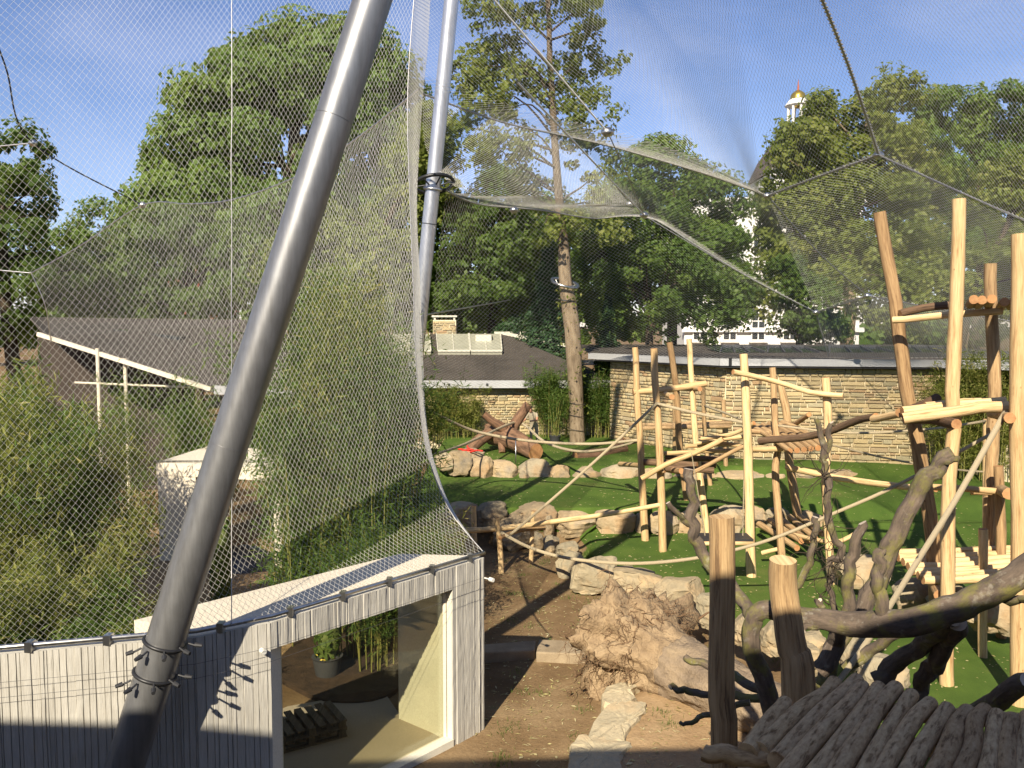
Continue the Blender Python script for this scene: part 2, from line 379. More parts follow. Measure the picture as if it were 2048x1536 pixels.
# ------------------------------------------------------------------ helpers: objects
def tag(o, label=None, cat=None, group=None, kind=None):
    if label: o['label'] = label
    if cat: o['category'] = cat
    if group: o['group'] = group
    if kind: o['kind'] = kind
    return o
def empty(name, loc, label, cat, group=None):
    o = bpy.data.objects.new(name, None)
    o.empty_display_size = 0.2
    o.location = loc
    COL.objects.link(o)
    return tag(o, label, cat, group)
def link(o, parent=None):
    COL.objects.link(o)
    if parent is not None:
        o.parent = parent
        p = parent; off = Vector((0, 0, 0))
        while p is not None:
            off += p.location; p = p.parent
        o.location = o.location - off          # children keep their world place (parents are only moved)
    return o
class MB:
    """collects vertices, faces, uv and material indices of ONE mesh"""
    def __init__(s): s.v = []; s.f = []; s.uv = []; s.mi = []
    def face(s, idx, mi=0, uv=None):
        s.f.append(tuple(idx)); s.mi.append(mi)
        s.uv.append(uv if uv else [(s.v[i][0], s.v[i][2]) for i in idx])
    def box(s, lo, hi, mi=0):
        b = len(s.v)
        for z in (lo[2], hi[2]):
            for x, y in ((lo[0], lo[1]), (hi[0], lo[1]), (hi[0], hi[1]), (lo[0], hi[1])): s.v.append((x, y, z))
        for q in ((0, 3, 2, 1), (4, 5, 6, 7), (0, 1, 5, 4), (1, 2, 6, 5), (2, 3, 7, 6), (3, 0, 4, 7)):
            s.face([b + i for i in q], mi)
        return s
    def prism(s, poly, z0, z1, mi=0):
        b = len(s.v); n = len(poly)
        for z in (z0, z1):
            for p in poly: s.v.append((p[0], p[1], z))
        s.face([b + n + i for i in range(n)], mi)
        s.face([b + i for i in reversed(range(n))], mi)
        for i in range(n):
            j = (i + 1) % n
            s.face([b + i, b + j, b + n + j, b + n + i], mi)
        return s
    def beam(s, a, c, w, h, mi=0):
        """rectangular bar from a to c"""
        a = Vector(a); c = Vector(c); t = (c - a).normalized()
        up = Vector((0, 0, 1)) if abs(t.z) < 0.95 else Vector((0, 1, 0))
        sd = t.cross(up).normalized(); up = sd.cross(t).normalized()
        b = len(s.v)
        for p in (a, c):
            for i, j in ((-1, -1), (1, -1), (1, 1), (-1, 1)): s.v.append(tuple(p + sd * (i * w / 2) + up * (j * h / 2)))
        for q in ((0, 1, 2, 3), (7, 6, 5, 4), (0, 4, 5, 1), (1, 5, 6, 2), (2, 6, 7, 3), (3, 7, 4, 0)):
            s.face([b + i for i in q], mi)
        return s
    def tube(s, pts, rad, n=10, mi=0, cap=None, wob=0.0, sub=1, seed=0, lump=0.0):
        pts = [Vector(p) for p in pts]
        if isinstance(rad, (int, float)): rad = [rad] * len(pts)
        elif len(rad) == 2 and len(pts) != 2:
            rad = [rad[0] + (rad[1] - rad[0]) * i / (len(pts) - 1) for i in range(len(pts))]
        if sub > 1:
            P, Q = [], []
            for i in range(len(pts) - 1):
                p0 = pts[max(i - 1, 0)]; p1 = pts[i]; p2 = pts[i + 1]; p3 = pts[min(i + 2, len(pts) - 1)]
                for k in range(sub):
                    t = k / sub
                    P.append(0.5 * ((2 * p1) + (p2 - p0) * t + (2 * p0 - 5 * p1 + 4 * p2 - p3) * t * t + (3 * p1 - p0 - 3 * p2 + p3) * t ** 3))
                    Q.append(rad[i] + (rad[i + 1] - rad[i]) * t)
            P.append(pts[-1]); Q.append(rad[-1]); pts, rad = P, Q
        if wob:
            for i in range(1, len(pts) - 1):
                pts[i] = pts[i] + Vector([mnoise.noise(Vector((seed * 3.1 + k * 7.7, i * 0.45, seed * 1.3))) for k in range(3)]) * wob
        b = len(s.v); m = len(pts)
        t = (pts[1] - pts[0]).normalized()
        ref = Vector((0, 0, 1)) if abs(t.z) < 0.9 else Vector((1, 0, 0))
        nx = t.cross(ref).normalized(); ln = 0; vl = []
        for i in range(m):
            if 0 < i < m - 1: t = (pts[i + 1] - pts[i - 1]).normalized()
            elif i == m - 1: t = (pts[i] - pts[i - 1]).normalized()
            nx = (nx - t * nx.dot(t)).normalized(); ny = t.cross(nx)
            if i: ln += (pts[i] - pts[i - 1]).length
            vl.append(ln)
            for k in range(n):
                a = 2 * math.pi * k / n
                r = rad[i]
                if lump: r *= 1 + lump * mnoise.noise(Vector((math.cos(a) * 1.3 + seed * 5.3, math.sin(a) * 1.3, ln * 1.6 / max(rad[0] * 6, 0.05) + seed)))
                s.v.append(tuple(pts[i] + nx * (r * math.cos(a)) + ny * (r * math.sin(a))))
        for i in range(m - 1):
            for k in range(n):
                k2 = (k + 1) % n
                s.face([b + i * n + k, b + i * n + k2, b + (i + 1) * n + k2, b + (i + 1) * n + k], mi,
                       [(k / n + seed * .37, vl[i] + seed * 3.7), ((k + 1) / n + seed * .37, vl[i] + seed * 3.7), ((k + 1) / n + seed * .37, vl[i + 1] + seed * 3.7), (k / n + seed * .37, vl[i + 1] + seed * 3.7)])
        if cap is not None:
            s.face([b + k for k in reversed(range(n))], cap)
            s.face([b + (m - 1) * n + k for k in range(n)], cap)
        return s
    def build(s, name, mats, parent=None, smooth=False, loc=None, angle=None):
        me = bpy.data.meshes.new(name)
        off = Vector(loc) if loc is not None else Vector((0, 0, 0))
        me.from_pydata([(v[0] - off.x, v[1] - off.y, v[2] - off.z) for v in s.v], [], s.f)
        ul = me.uv_layers.new(name='UVMap')
        ul.data.foreach_set('uv', np.array([c for f in s.uv for c in f], dtype=np.float32).ravel())
        me.polygons.foreach_set('material_index', s.mi)
        if smooth:
            me.polygons.foreach_set('use_smooth', [True] * len(s.f))
        if not isinstance(mats, (list, tuple)): mats = [mats]
        for m in mats: me.materials.append(M[m])
        me.update()
        if smooth and angle is not None: me.set_sharp_from_angle(angle=R_(angle))
        o = bpy.data.objects.new(name, me)
        o.location = off
        return link(o, parent)

def npmesh(name, V, F, mat, parent=None, attrs=None, smooth=False, loc=None):
    me = bpy.data.meshes.new(name)
    V = np.asarray(V, dtype=np.float32); F = np.asarray(F, dtype=np.int32)
    if loc is not None: V = V - np.array(loc, dtype=np.float32)
    k = F.shape[1]
    me.vertices.add(len(V)); me.vertices.foreach_set('co', V.ravel())
    me.loops.add(F.size); me.loops.foreach_set('vertex_index', F.ravel())
    me.polygons.add(len(F)); me.polygons.foreach_set('loop_start', np.arange(0, F.size, k, dtype=np.int32))
    if smooth: me.polygons.foreach_set('use_smooth', np.ones(len(F), dtype=bool))
    me.update(calc_edges=True)
    for nm, arr in (attrs or {}).items():
        a = me.attributes.new(nm, 'FLOAT', 'POINT'); a.data.foreach_set('value', np.asarray(arr, dtype=np.float32))
    me.materials.append(M[mat])
    o = bpy.data.objects.new(name, me)
    if loc is not None: o.location = loc
    return link(o, parent)

def log(name, pts, rad, mats=('peeled', 'end'), parent=None, n=10, wob=0.02, seed=None, sub=3, lump=0.12):
    if seed is None: seed = random.random() * 50
    c = sum((Vector(p) for p in pts), Vector()) / len(pts)
    return MB().tube(pts, rad, n, 0, 1, wob, sub, seed, lump).build(name, list(mats), parent, True, c, 50)

# ================================================================== THE GROUND
def sdist(poly, X, Y):
    """signed distance (inside > 0) and nearest boundary point"""
    X = np.asarray(X, float); Y = np.asarray(Y, float)
    best = np.full(X.shape, 1e9); bx = np.zeros_like(X); by = np.zeros_like(X)
    ins = np.zeros(X.shape, bool)
    n = len(poly)
    for i in range(n):
        x0, y0 = poly[i]; x1, y1 = poly[(i + 1) % n]
        dx, dy = x1 - x0, y1 - y0
        t = np.clip(((X - x0) * dx + (Y - y0) * dy) / (dx * dx + dy * dy), 0, 1)
        cx, cy = x0 + t * dx, y0 + t * dy
        d = np.hypot(X - cx, Y - cy); k = d < best
        best = np.where(k, d, best); bx = np.where(k, cx, bx); by = np.where(k, cy, by)
        if y0 != y1:
            c = ((y0 > Y) != (y1 > Y)) & (X < (x1 - x0) * (Y - y0) / (y1 - y0) + x0)
            ins ^= c
    return np.where(ins, best, -best), bx, by
def smooth_poly(pts, k=4):
    out = []
    n = len(pts)
    for i in range(n):
        p0, p1, p2, p3 = (np.array(pts[(i + j - 1) % n]) for j in range(4))
        for s in range(k):
            t = s / k
            out.append(tuple(0.5 * (2 * p1 + (p2 - p0) * t + (2 * p0 - 5 * p1 + 4 * p2 - p3) * t * t + (3 * p1 - p0 - 3 * p2 + p3) * t ** 3)))
    return out
def P2(px, py, z):
    p = gz(px, py, z); return (p.x, p.y)
low_edge = [P2(1175, 1082, .4), P2(1165, 1112, .4), P2(1200, 1140, .4), P2(1290, 1160, .4), P2(1400, 1195, .4), P2(1520, 1262, .4), P2(1600, 1310, .4), P2(1680, 1400, .4), P2(1760, 1536, .4), (6.0, 7.5), (6.5, 3.0)]
LAWN_LOW = low_edge + [(34, 3.0), (34, 25.6), (low_edge[0][0] - .2, 25.6)]
up_left = P2(868, 1032, 1.05)
LAWN_UP = [(-3.4, 25.4), (2, 25.3), (34, 25.5), (34, 44), (-3.6, 44), (-3.9, 34)]
MOUND = [P2(1275, 1345, .3), P2(1225, 1380, .3), P2(1190, 1450, .3), P2(1140, 1500, .3), P2(1120, 1600, .3), (2.5, 8), (6.2, 8), P2(1600, 1400, .3), P2(1480, 1335, .3)]
def hz(X, Y):
    X = np.asarray(X, float); Y = np.asarray(Y, float)
    def st(t): t = np.clip(t, 0, 1); return t * t * (3 - 2 * t)
    z = np.zeros(X.shape)
    s1 = sdist(LAWN_LOW, X, Y)[0]
    z = z + 0.4 * st(0.5 + s1 / 0.5)
    w = 0.4 + np.clip(X - 6, 0, 4) * 0.8
    left = st((X + 3.9) / 0.8)
    a = st(0.5 + (Y - 25.5) / w) * left
    z = z * (1 - a) + a * (1.05 + 0.02 * np.clip(Y - 25.4, 0, 8))
    wb = 0.4 + np.clip(X - 9, 0, 4) * 0.6
    z = z + 0.28 * st(0.5 + (Y - 30.9) / wb) * left
    s2 = sdist(MOUND, X, Y)[0]
    z = np.maximum(z, 0.34 * st(0.3 + s2 / 1.0))
    far = st((Y - 44) / 6)
    z = z * (1 - far) + far * 1.2
    return z + 0.03 * np.sin(X * 1.7 + 0.6 * Y) * np.cos(Y * 1.3 - X * 0.4)
def gh(x, y): return float(hz(np.array([x]), np.array([y]))[0])

gx = np.unique(np.concatenate([np.array([-900, -500, -250, -120, -70, -40, -25, -16]), np.arange(-13, 22.01, 0.21), np.array([25, 30, 34, 45, 70, 120, 250, 500, 900])]))
gy = np.unique(np.concatenate([np.array([-300, -120, -40, -10, 0]), np.arange(3, 44.01, 0.21), np.array([47, 50, 60, 80, 120, 250, 500, 1000, 1500])]))
GX, GY = np.meshgrid(gx, gy)
GZ = hz(GX, GY)
sA = np.maximum(sdist(LAWN_LOW, GX, GY)[0], sdist(LAWN_UP, GX, GY)[0])
sand = np.clip(0.5 + sdist(MOUND, GX, GY)[0] / 1.2, 0, 1)
path_poly = [(-13, 16.5), (-6.5, 15.5), (-3.6, 15.8), (-2.2, 18.5), (-2.8, 24), (-6, 27), (-13, 28)]
sand = np.maximum(sand, 0.75 * np.clip(0.5 + sdist(path_poly, GX, GY)[0] / 0.6, 0, 1))
GZg = GZ - np.where(sA > 0.25, 0.06, 0.0)
nx_, ny_ = len(gx), len(gy)
V = np.stack([GX.ravel(), GY.ravel(), GZg.ravel()], 1)
ii, jj = np.meshgrid(np.arange(ny_ - 1), np.arange(nx_ - 1), indexing='ij')
q = (ii * nx_ + jj).ravel()
F = np.stack([q, q + 1, q + nx_ + 1, q + nx_], 1)
tag(npmesh('ground', V, F, 'soil', attrs={'sand': sand.ravel()}, smooth=True), kind='structure')

def lawn(poly, name):
    s, bx, by = sdist(poly, GX, GY)
    k = (s > 0)
    kf = k[:-1, :-1] | k[1:, :-1] | k[:-1, 1:] | k[1:, 1:]
    inr = (GX > -13) & (GX < 22) & (GY > 3) & (GY < 43.9)
    kf &= inr[:-1, :-1] & inr[1:, 1:]
    X = np.where(s < 0, bx, GX); Y = np.where(s < 0, by, GY)
    Z = hz(X, Y) + 0.008
    Fi = F[kf.ravel()]
    used, inv = np.unique(Fi, return_inverse=True)
    VV = np.stack([X.ravel(), Y.ravel(), Z.ravel()], 1)[used]
    return tag(npmesh(name, VV, inv.reshape(Fi.shape), 'turf', smooth=True), kind='structure')
lawn(LAWN_LOW, 'lawn')
lawn(LAWN_UP, 'lawn')

# ================================================================== MASONRY
def stone_mesh(seed):
    r = random.Random(seed)
    bm = bmesh.new()
    o = [(-.5, -.5), (.5, -.5), (.5, .5), (-.5, .5)]
    base = [bm.verts.new((x + r.uniform(-.03, .03), 0.5, z + r.uniform(-.05, .05))) for x, z in o]
    mid = [bm.verts.new((v.co.x, -0.15, v.co.z)) for v in base]
    fr = [bm.verts.new((v.co.x * r.uniform(.82, .95), -0.5 + r.uniform(0, .2), v.co.z * r.uniform(.74, .92))) for v in base]
    for a, b in ((base, mid), (mid, fr)):
        for i in range(4): bm.faces.new((a[i], a[(i + 1) % 4], b[(i + 1) % 4], b[i]))
    bm.faces.new(fr)
    bm.normal_update()
    me = bpy.data.meshes.new('stone'); bm.to_mesh(me); bm.free()
    me.materials.append(M['stone'])
    return me
STONES = [stone_mesh(i) for i in range(10)]

def masonry(parent, a, b, z0fun, z1, course, avg, nmax, skip=None, seed=1, depth=0.10):
    """stones of a straight run of wall from a to b (plan points), seen from the side -normal"""
    r = random.Random(seed)
    a = Vector((*a, 0)); b = Vector((*b, 0)); t = (b - a); ln = t.length; t.normalize()
    ang = math.atan2(t.y, t.x)
    nrm = Vector((t.y, -t.x, 0))
    items = []
    z = min(z0fun(0), z0fun(1)) - 0.1
    row = 0
    while z < z1 - 0.05:
        h = min(course * r.uniform(0.65, 1.35), z1 - z)
        s = -r.uniform(0, avg) if row % 2 else 0
        s = max(0, s + 0)
        first = r.uniform(0.3, 1) * avg
        while s < ln - 0.04:
            w = min((first if s == 0 else avg * r.choice((0.45, 0.7, 0.9, 1, 1.2, 1.5, 1.9)) * r.uniform(.85, 1.15)), ln - s)
            g = 0.030
            hh = h
            split = r.random() < 0.16 and h > course * 1.05
            if w > 0.07:
                p = a + t * (s + w / 2)
                for zz, h2 in (((z, h * .5), (z + h * .5, h * .5)) if split else ((z, hh),)):
                    items.append((p.x, p.y, zz + h2 / 2, w - g, h2 - g, r.uniform(-0.02, 0.012)))
            s += w
        z += h; row += 1
    if skip: items = [i for i in items if not skip(i)]
    items.sort(key=lambda i: -i[3] * i[4] / (i[0] ** 2 + i[1] ** 2))
    for (x, y, zc, w, h, dj) in items[:nmax]:
        o = bpy.data.objects.new('stone', r.choice(STONES))
        o.location = Vector((x, y, zc)) - nrm * dj
        o.rotation_euler = (r.uniform(-.03, .03), r.uniform(-.025, .025), ang + r.uniform(-.03, .03))
        o.scale = (w, depth, h)
        link(o, parent)
    rest = items[nmax:]
    if rest:
        src = [np.array([v.co[:] for v in me.vertices]) for me in STONES]
        fs = [[tuple(p.vertices) for p in me.polygons] for me in STONES]
        VV, FF, RR = [], [], []
        n = 0
        ca, sa = math.cos(ang), math.sin(ang)
        for (x, y, zc, w, h, dj) in rest:
            k = r.randrange(len(src)); q = src[k] * np.array([w, depth, h])
            c = Vector((x, y, zc)) - nrm * dj
            VV.append(np.stack([q[:, 0] * ca - q[:, 1] * sa + c.x, q[:, 0] * sa + q[:, 1] * ca + c.y, q[:, 2] + c.z], 1))
            FF += [tuple(i + n for i in f) for f in fs[k]]
            RR += [r.random()] * len(q); n += len(q)
        o = npmesh('small_stones', np.concatenate(VV), np.array(FF), 'stonej', parent, {'rnd': RR})
        o['kind'] = 'stuff'

# ---------------------------------------------------------------- stone house with the long felt roof (behind the fallen trunk)
WB = 40.0
eL, eR = -9.5, at(1226, 775, WB - .6).x
hz_e = at(1000, 776, WB - .6).z
house = empty('stone_house', (0, WB, 1.3), 'long low stone house with dark felt roof, skylights and a chimney', 'house')
wall = MB().box((eL + .4, WB, 0.8), (eR - .25, WB + 0.4, hz_e), 0).build('wall', 'mortar', house)
masonry(wall, (eL + .6, WB - .03), (eR - .25, WB - .03), lambda s: 1.3, hz_e - .08, 0.135, 0.33, 220, seed=3)
# side wall running back
MB().box((eR - .6, WB + .41, 0.8), (eR - .25, WB + 10, hz_e), 0).build('side_wall', 'mortar', house)
ridge_y, ridge_z = WB + 6.5, at(900, 668, WB + 6.5).z
rl = at(1010, 668, ridge_y).x
rf = MB()
ez = hz_e + .34
rf.v += [(eL, WB - .55, ez), (eR, WB - .55, ez), (rl, ridge_y, ridge_z), (eL, ridge_y, ridge_z), (eR, WB + 12, ez), (eL, WB + 13, ez)]
rf.face([0, 1, 2, 3]); rf.face([1, 4, 2]); rf.face([2, 4, 5, 3])
roof = rf.build('roof', 'felt', house)
MB().box((eL, WB - .62, hz_e), (eR + .05, WB - .56, hz_e + .36)).build('fascia', 'fascia', house)
MB().box((eL, WB - .555, hz_e - .02), (eR, WB - .02, hz_e + .03)).build('soffit', 'darkmetal', house)
for i in range(5):   # clamp plates on the fascia
    x = at(900 + i * 75, 776, WB).x
    MB().box((x - .05, WB - .68, hz_e + .12), (x + .05, WB - .6, hz_e + .22)).build('clamp', 'darkmetal', house)
MB().beam((rl - .1, ridge_y - .1, ridge_z + .05), at(1150, 694, WB + 4.2), .22, .16).build('verge', 'frame', house)
def on_roof(px, y):       # point of the front slope
    k = (y - (WB - .55)) / (ridge_y - WB + .55)
    z = ez + (ridge_z - ez) * k
    p = at(px, 700, y); return Vector((p.x, y, z))
for x0, x1, y0, y1 in ((790, 862, WB + 3.1, WB + 5.9), (876, 940, WB + 3.1, WB + 5.9), (942, 1004, WB + 3.1, WB + 5.9)):
    a, b, c, d_ = on_roof(x0, y0), on_roof(x1, y0), on_roof(x1 - 3, y1), on_roof(x0 - 3, y1)
    up = Vector((0, -.05, .20))
    m = MB()
    m.v += [tuple(p) for p in (a, b, c, d_)] + [tuple(p + up) for p in (a, b, c, d_)]
    for qd in ((4, 5, 6, 7), (0, 1, 5, 4), (1, 2, 6, 5), (2, 3, 7, 6), (3, 0, 4, 7)): m.face(qd)
    sk = m.build('skylight', 'skylight', roof)
    k = MB()
    for s in (0, .5, 1):
        k.beam(a.lerp(b, s) + up * 1.1, d_.lerp(c, s) + up * 1.1, .05, .05)
    k.beam(a + up * 1.05, b + up * 1.05, .07, .10)
    k.build('skylight_frame', 'frame', roof)
for px_l in range(800, 1200, 62):
    a, b = on_roof(px_l, WB - .5), on_roof(px_l, WB + 2.9)
    b.x = a.x
    MB().beam(a + Vector((0, 0, .012)), b + Vector((0, 0, .012)), .05, .02).build('felt_lap', 'felt', roof)
v0 = on_roof(955, WB + 4.6)
MB().box((v0.x - .1, v0.y, v0.z + .1), (v0.x + .75, v0.y + 1.1, v0.z + .55)).build('vent', 'frame', roof)
v1 = at(1020, 662, WB + 7.5)
MB().box((v1.x - .9, v1.y, ridge_z - 1.6), (v1.x + .9, v1.y + .6, ridge_z + .12)).build('vent', 'frame', roof)
cx0, cx1 = at(866, 650, ridge_y + .3).x, at(912, 650, ridge_y + .3).x
cz1 = at(890, 640, ridge_y + .3).z
ch = MB().box((cx0, ridge_y + .3, ridge_z - .8), (cx1, ridge_y + 1.2, cz1)).build('chimney', 'mortar', house)
masonry(ch, (cx0, ridge_y + .28), (cx1, ridge_y + .28), lambda s: ridge_z - .1, cz1, 0.14, 0.3, 80, seed=8, depth=.08)
MB().box((cx0 - .06, ridge_y + .24, cz1 + .16), (cx1 + .06, ridge_y + 1.26, cz1 + .26)).box((cx0 + .05, ridge_y + .3, cz1), (cx0 + .15, ridge_y + .4, cz1 + .16)).box((cx1 - .15, ridge_y + .3, cz1), (cx1 - .05, ridge_y + .4, cz1 + .16)).build('chimney_cap', 'frame', house)

# ---------------------------------------------------------------- stone building on the right, wall with a corner
WZ = 5.2
pA = at(1222, 720, 38.6); pB = at(1452, 720, 33.0); pC = at(1905, 720, 31.6); pD = at(2250, 720, 31.2)
hall = empty('stone_hall', (pB.x, pB.y, 1.3), 'tall stone hall with bent wall and grey metal roof edge', 'building')
hw = MB().prism([(pA.x, pA.y), (pB.x, pB.y), (pC.x, pC.y), (pD.x, pD.y), (pD.x, pD.y + .4), (pC.x, pC.y + .4), (pB.x + .1, pB.y + .5), (pA.x + .3, pA.y + .4)], .8, WZ).build('wall', 'mortar', hall)
off = Vector((0, -.03))
masonry(hw, (pA.x - .02, pA.y - .03), (pB.x - .02, pB.y - .04), lambda s: 1.3, WZ - .03, 0.17, 0.30, 90, seed=5)
masonry(hw, (pB.x, pB.y - .04), (pC.x, pC.y - .03), lambda s: 1.3, WZ - .03, 0.165, 0.42, 210, seed=6)
# roof edge and roof
rp = [(pA.x - 1.0, pA.y + .4), (pA.x - .3, pA.y - .45), (pB.x - .35, pB.y - .45), (pC.x, pC.y - .42), (pD.x, pD.y - .42)]
m = MB()
for i in range(4): m.beam((*rp[i], WZ + .15), (*rp[i + 1], WZ + .15), .07, .28)
m.build('fascia', 'fascia', hall)
m = MB()
b0 = len(m.v)
back = [(pA.x - 1.0, 47), (pA.x + .5, 47), (pB.x, 47), (pC.x, 47), (pD.x, 47)]
for p in rp: m.v.append((*p, WZ + .27))
for p in back: m.v.append((*p, WZ + .50))
for i in range(4): m.face([i, i + 1, i + 6, i + 5])
hroof = m.build('roof', 'felt', hall)
MB().prism([rp[0], rp[1], rp[2], (pB.x, pB.y + .1), (pA.x, pA.y + .1)], WZ - .06, WZ - .02).build('soffit', 'darkmetal', hall)
MB().prism([rp[2], rp[3], rp[4], (pD.x, pD.y + .1), (pC.x, pC.y + .1), (pB.x, pB.y + .1)], WZ - .065, WZ - .025).build('soffit', 'darkmetal', hall)
for px in (1460, 1590, 1700, 1290, 1370):
    y = pB.y - .5 if px >= 1452 else pA.y + (pB.y - pA.y) * (px - 1222) / 230 - .62
    x = at(px, 720, y).x
    MB().box((x - .06, y - .06, WZ + .0), (x + .06, y + .02, WZ + .3)).build('clamp', 'darkmetal', hall)
# roof lanterns: a row of tilted glazed ridges
for px0, px1, y in ((1440, 1530, 37.5), (1535, 1640, 37.5), (1660, 1790, 37.5), (1800, 1930, 37.5)):
    a = at(px0, 700, y); b = at(px1, 700, y); z0 = WZ + .36
    m = MB(); h = .26
    m.v += [(a.x, y, z0), (b.x, y, z0), (b.x, y + 3, z0 + .2), (a.x, y + 3, z0 + .2), (a.x + .5, y + 1.5, z0 + h), (b.x - .2, y + 1.5, z0 + h * .8)]
    m.face([0, 1, 5, 4]); m.face([1, 2, 5]); m.face([2, 3, 4, 5]); m.face([3, 0, 4])
    m.build('roof_lantern', 'darkglass', hroof)
    k = MB()
    for s in (0, .33, .66, 1):
        k.beam(Vector(m.v[0]).lerp(Vector(m.v[1]), s) + Vector((0, -.02, .03)), Vector(m.v[4]).lerp(Vector(m.v[5]), s) + Vector((0, -.02, .03)), .06, .05)
    k.beam(Vector(m.v[4]) + Vector((0, 0, .03)), Vector(m.v[5]) + Vector((0, 0, .03)), .09, .09)
    k.build('lantern_frame', 'pot', hroof)
# lower grey roof wing at the right
wg = empty('grey_roof_wing', (18.3, 30, 1.3), 'pale grey flat roof wing beyond the tall bamboo', 'building')
a = at(1885, 705, 30.6); b = at(2300, 735, 26)
MB().prism([(a.x, a.y), (b.x, b.y), (b.x + 3, 31.0), (a.x + 1, 31.0)], WZ + .02, WZ + .25).build('roof', 'fascia', wg)
MB().prism([(a.x + 1.4, a.y + .0), (b.x + .5, b.y + .6), (b.x + 2.5, 30.9), (a.x + 1.6, 30.9)], 1.0, WZ + .01).build('wall', 'mortar', wg)

# ---------------------------------------------------------------- white palace far behind the trees, with slate dome and gilded finial
def window(parent, x, y, z, w, h, fm='white', gm='darkglass'):
    o = MB().box((x - w / 2, y - .12, z), (x + w / 2, y - .04, z + h)).build('window', gm, parent)
    k = MB()
    for xx in (-w / 2, 0, w / 2): k.box((x + xx - .06, y - .2, z), (x + xx + .06, y - .122, z + h))
    for zz in (0, h * .6, h): k.box((x - w / 2 - .055, y - .205, z + zz - .06), (x + w / 2 + .055, y - .128, z + zz + .06))
    k.build('window_frame', fm, o)
    MB().box((x - w / 2 - .3, y - .4, z - .28), (x + w / 2 + .3, y - .05, z - .10)).build('sill', fm, o)
PY = 95.0
pal = empty('white_palace', (30, PY, 1.2), 'white stuccoed palace with brown slate dome and gilded finial', 'building')
x0, x1 = at(1370, 600, PY).x, at(1720, 600, PY).x
tz = at(1600, 345, PY).z
MB().box((x0, PY, 0), (x1, PY + 14, 21)).build('wall', 'white', pal)
for zc in (6.0, 13.2, 20.6): MB().box((x0 - .4, PY - .5, zc), (x1 + .4, PY - .01, zc + .5)).build('cornice', 'white', pal)
for px in (1400, 1460, 1517, 1580, 1650):
    xx = at(px, 600, PY).x
    for zc, h in ((at(0, 680, PY).z, 3.6), (14.6, 3.2)): window(pal, xx, PY, zc, 1.5, h)
tx0, tx1 = at(1540, 400, PY).x, at(1690, 400, PY).x
MB().box((tx0, PY - .6, 20), (tx1, PY + 9, tz)).build('tower', 'white', pal)
for zc in (23.5, tz - .3): MB().box((tx0 - .5, PY - 1.1, zc), (tx1 + .5, PY - .62, zc + .6)).build('cornice', 'white', pal)
for k in range(2): window(pal, tx0 + (k * .5 + .25) * (tx1 - tx0), PY - .6, 24.6, 1.4, max(2, tz - 26))
tc = (tx0 + tx1) / 2; hw2 = (tx1 - tx0) / 2
m = MB()
prof = [(1.06, 0), (.98, .9), (.84, 2.4), (.62, 4.0), (.40, 5.1), (.30, 5.5)]
for s, h in prof:
    for i, j in ((-1, -1), (1, -1), (1, 1), (-1, 1)): m.v.append((tc + i * s * hw2, PY + 4 + j * s * hw2, tz + h))
for k in range(len(prof) - 1):
    for i in range(4): m.face([k * 4 + i, k * 4 + (i + 1) % 4, k * 4 + 4 + (i + 1) % 4, k * 4 + 4 + i])
dome = m.build('dome', 'slate', pal)
MB().box((tc - 1.5, PY + 4 - hw2 - .1, tz + .6), (tc + 1.5, PY + 4 - hw2 + 2, tz + 2.6)).build('dormer', 'white', dome)
lz = tz + 5.5
ln = MB()
for i in range(8):
    a_ = i * math.pi / 4
    ln.tube([(tc + 1.1 * math.cos(a_), PY + 4 + 1.1 * math.sin(a_), lz), (tc + 1.1 * math.cos(a_), PY + 4 + 1.1 * math.sin(a_), lz + 3)], .16, 6)
ln.tube([(tc, PY + 4, lz - .2), (tc, PY + 4, lz + .15)], 1.5, 12, 0, 0)
ln.tube([(tc, PY + 4, lz + 2.9), (tc, PY + 4, lz + 3.3), (tc, PY + 4, lz + 4.3)], [1.5, 1.2, .3], 12, 0, 0)
ln.build('lantern', 'white', pal)
fz = at(1634, 178, PY).z
ft = at(1634, 138, PY).z
MB().tube([(tc, PY + 4, lz + 4.2), (tc, PY + 4, fz - 1.0), (tc, PY + 4, fz - .2), (tc, PY + 4, fz + .5), (tc, PY + 4, fz + 1.0)], [.3, .35, .95, .8, .15], 14, 0, 0, sub=2).build('finial', 'gold', pal, True)
MB().tube([(tc, PY + 4, fz + .8), (tc, PY + 4, ft)], [.14, .03], 6, 0, 0).build('spike', 'redtile', pal)

# far red roof glimpsed beyond the left-hand trees
rr = empty('red_roofed_house', at(362, 520, 80), 'distant red brick house with tiled roof glimpsed between the trees', 'house')
a = at(330, 512, 80)
MB().box((a.x, 80, 0), (a.x + 5, 86, a.z)).build('wall', 'redtile', rr)
m = MB(); zt = at(0, 480, 80).z
m.v += [(a.x - .4, 79.6, a.z - .1), (a.x + 5.4, 79.6, a.z - .1), (a.x + 5.4, 86.4, a.z - .1), (a.x - .4, 86.4, a.z - .1), (a.x + .8, 83, zt + 1.2), (a.x + 4.2, 83, zt + 1.2)]
for fc in ((0, 1, 5, 4), (1, 2, 5), (2, 3, 4, 5), (3, 0, 4)): m.face(fc)
m.build('roof', 'redtile', rr)

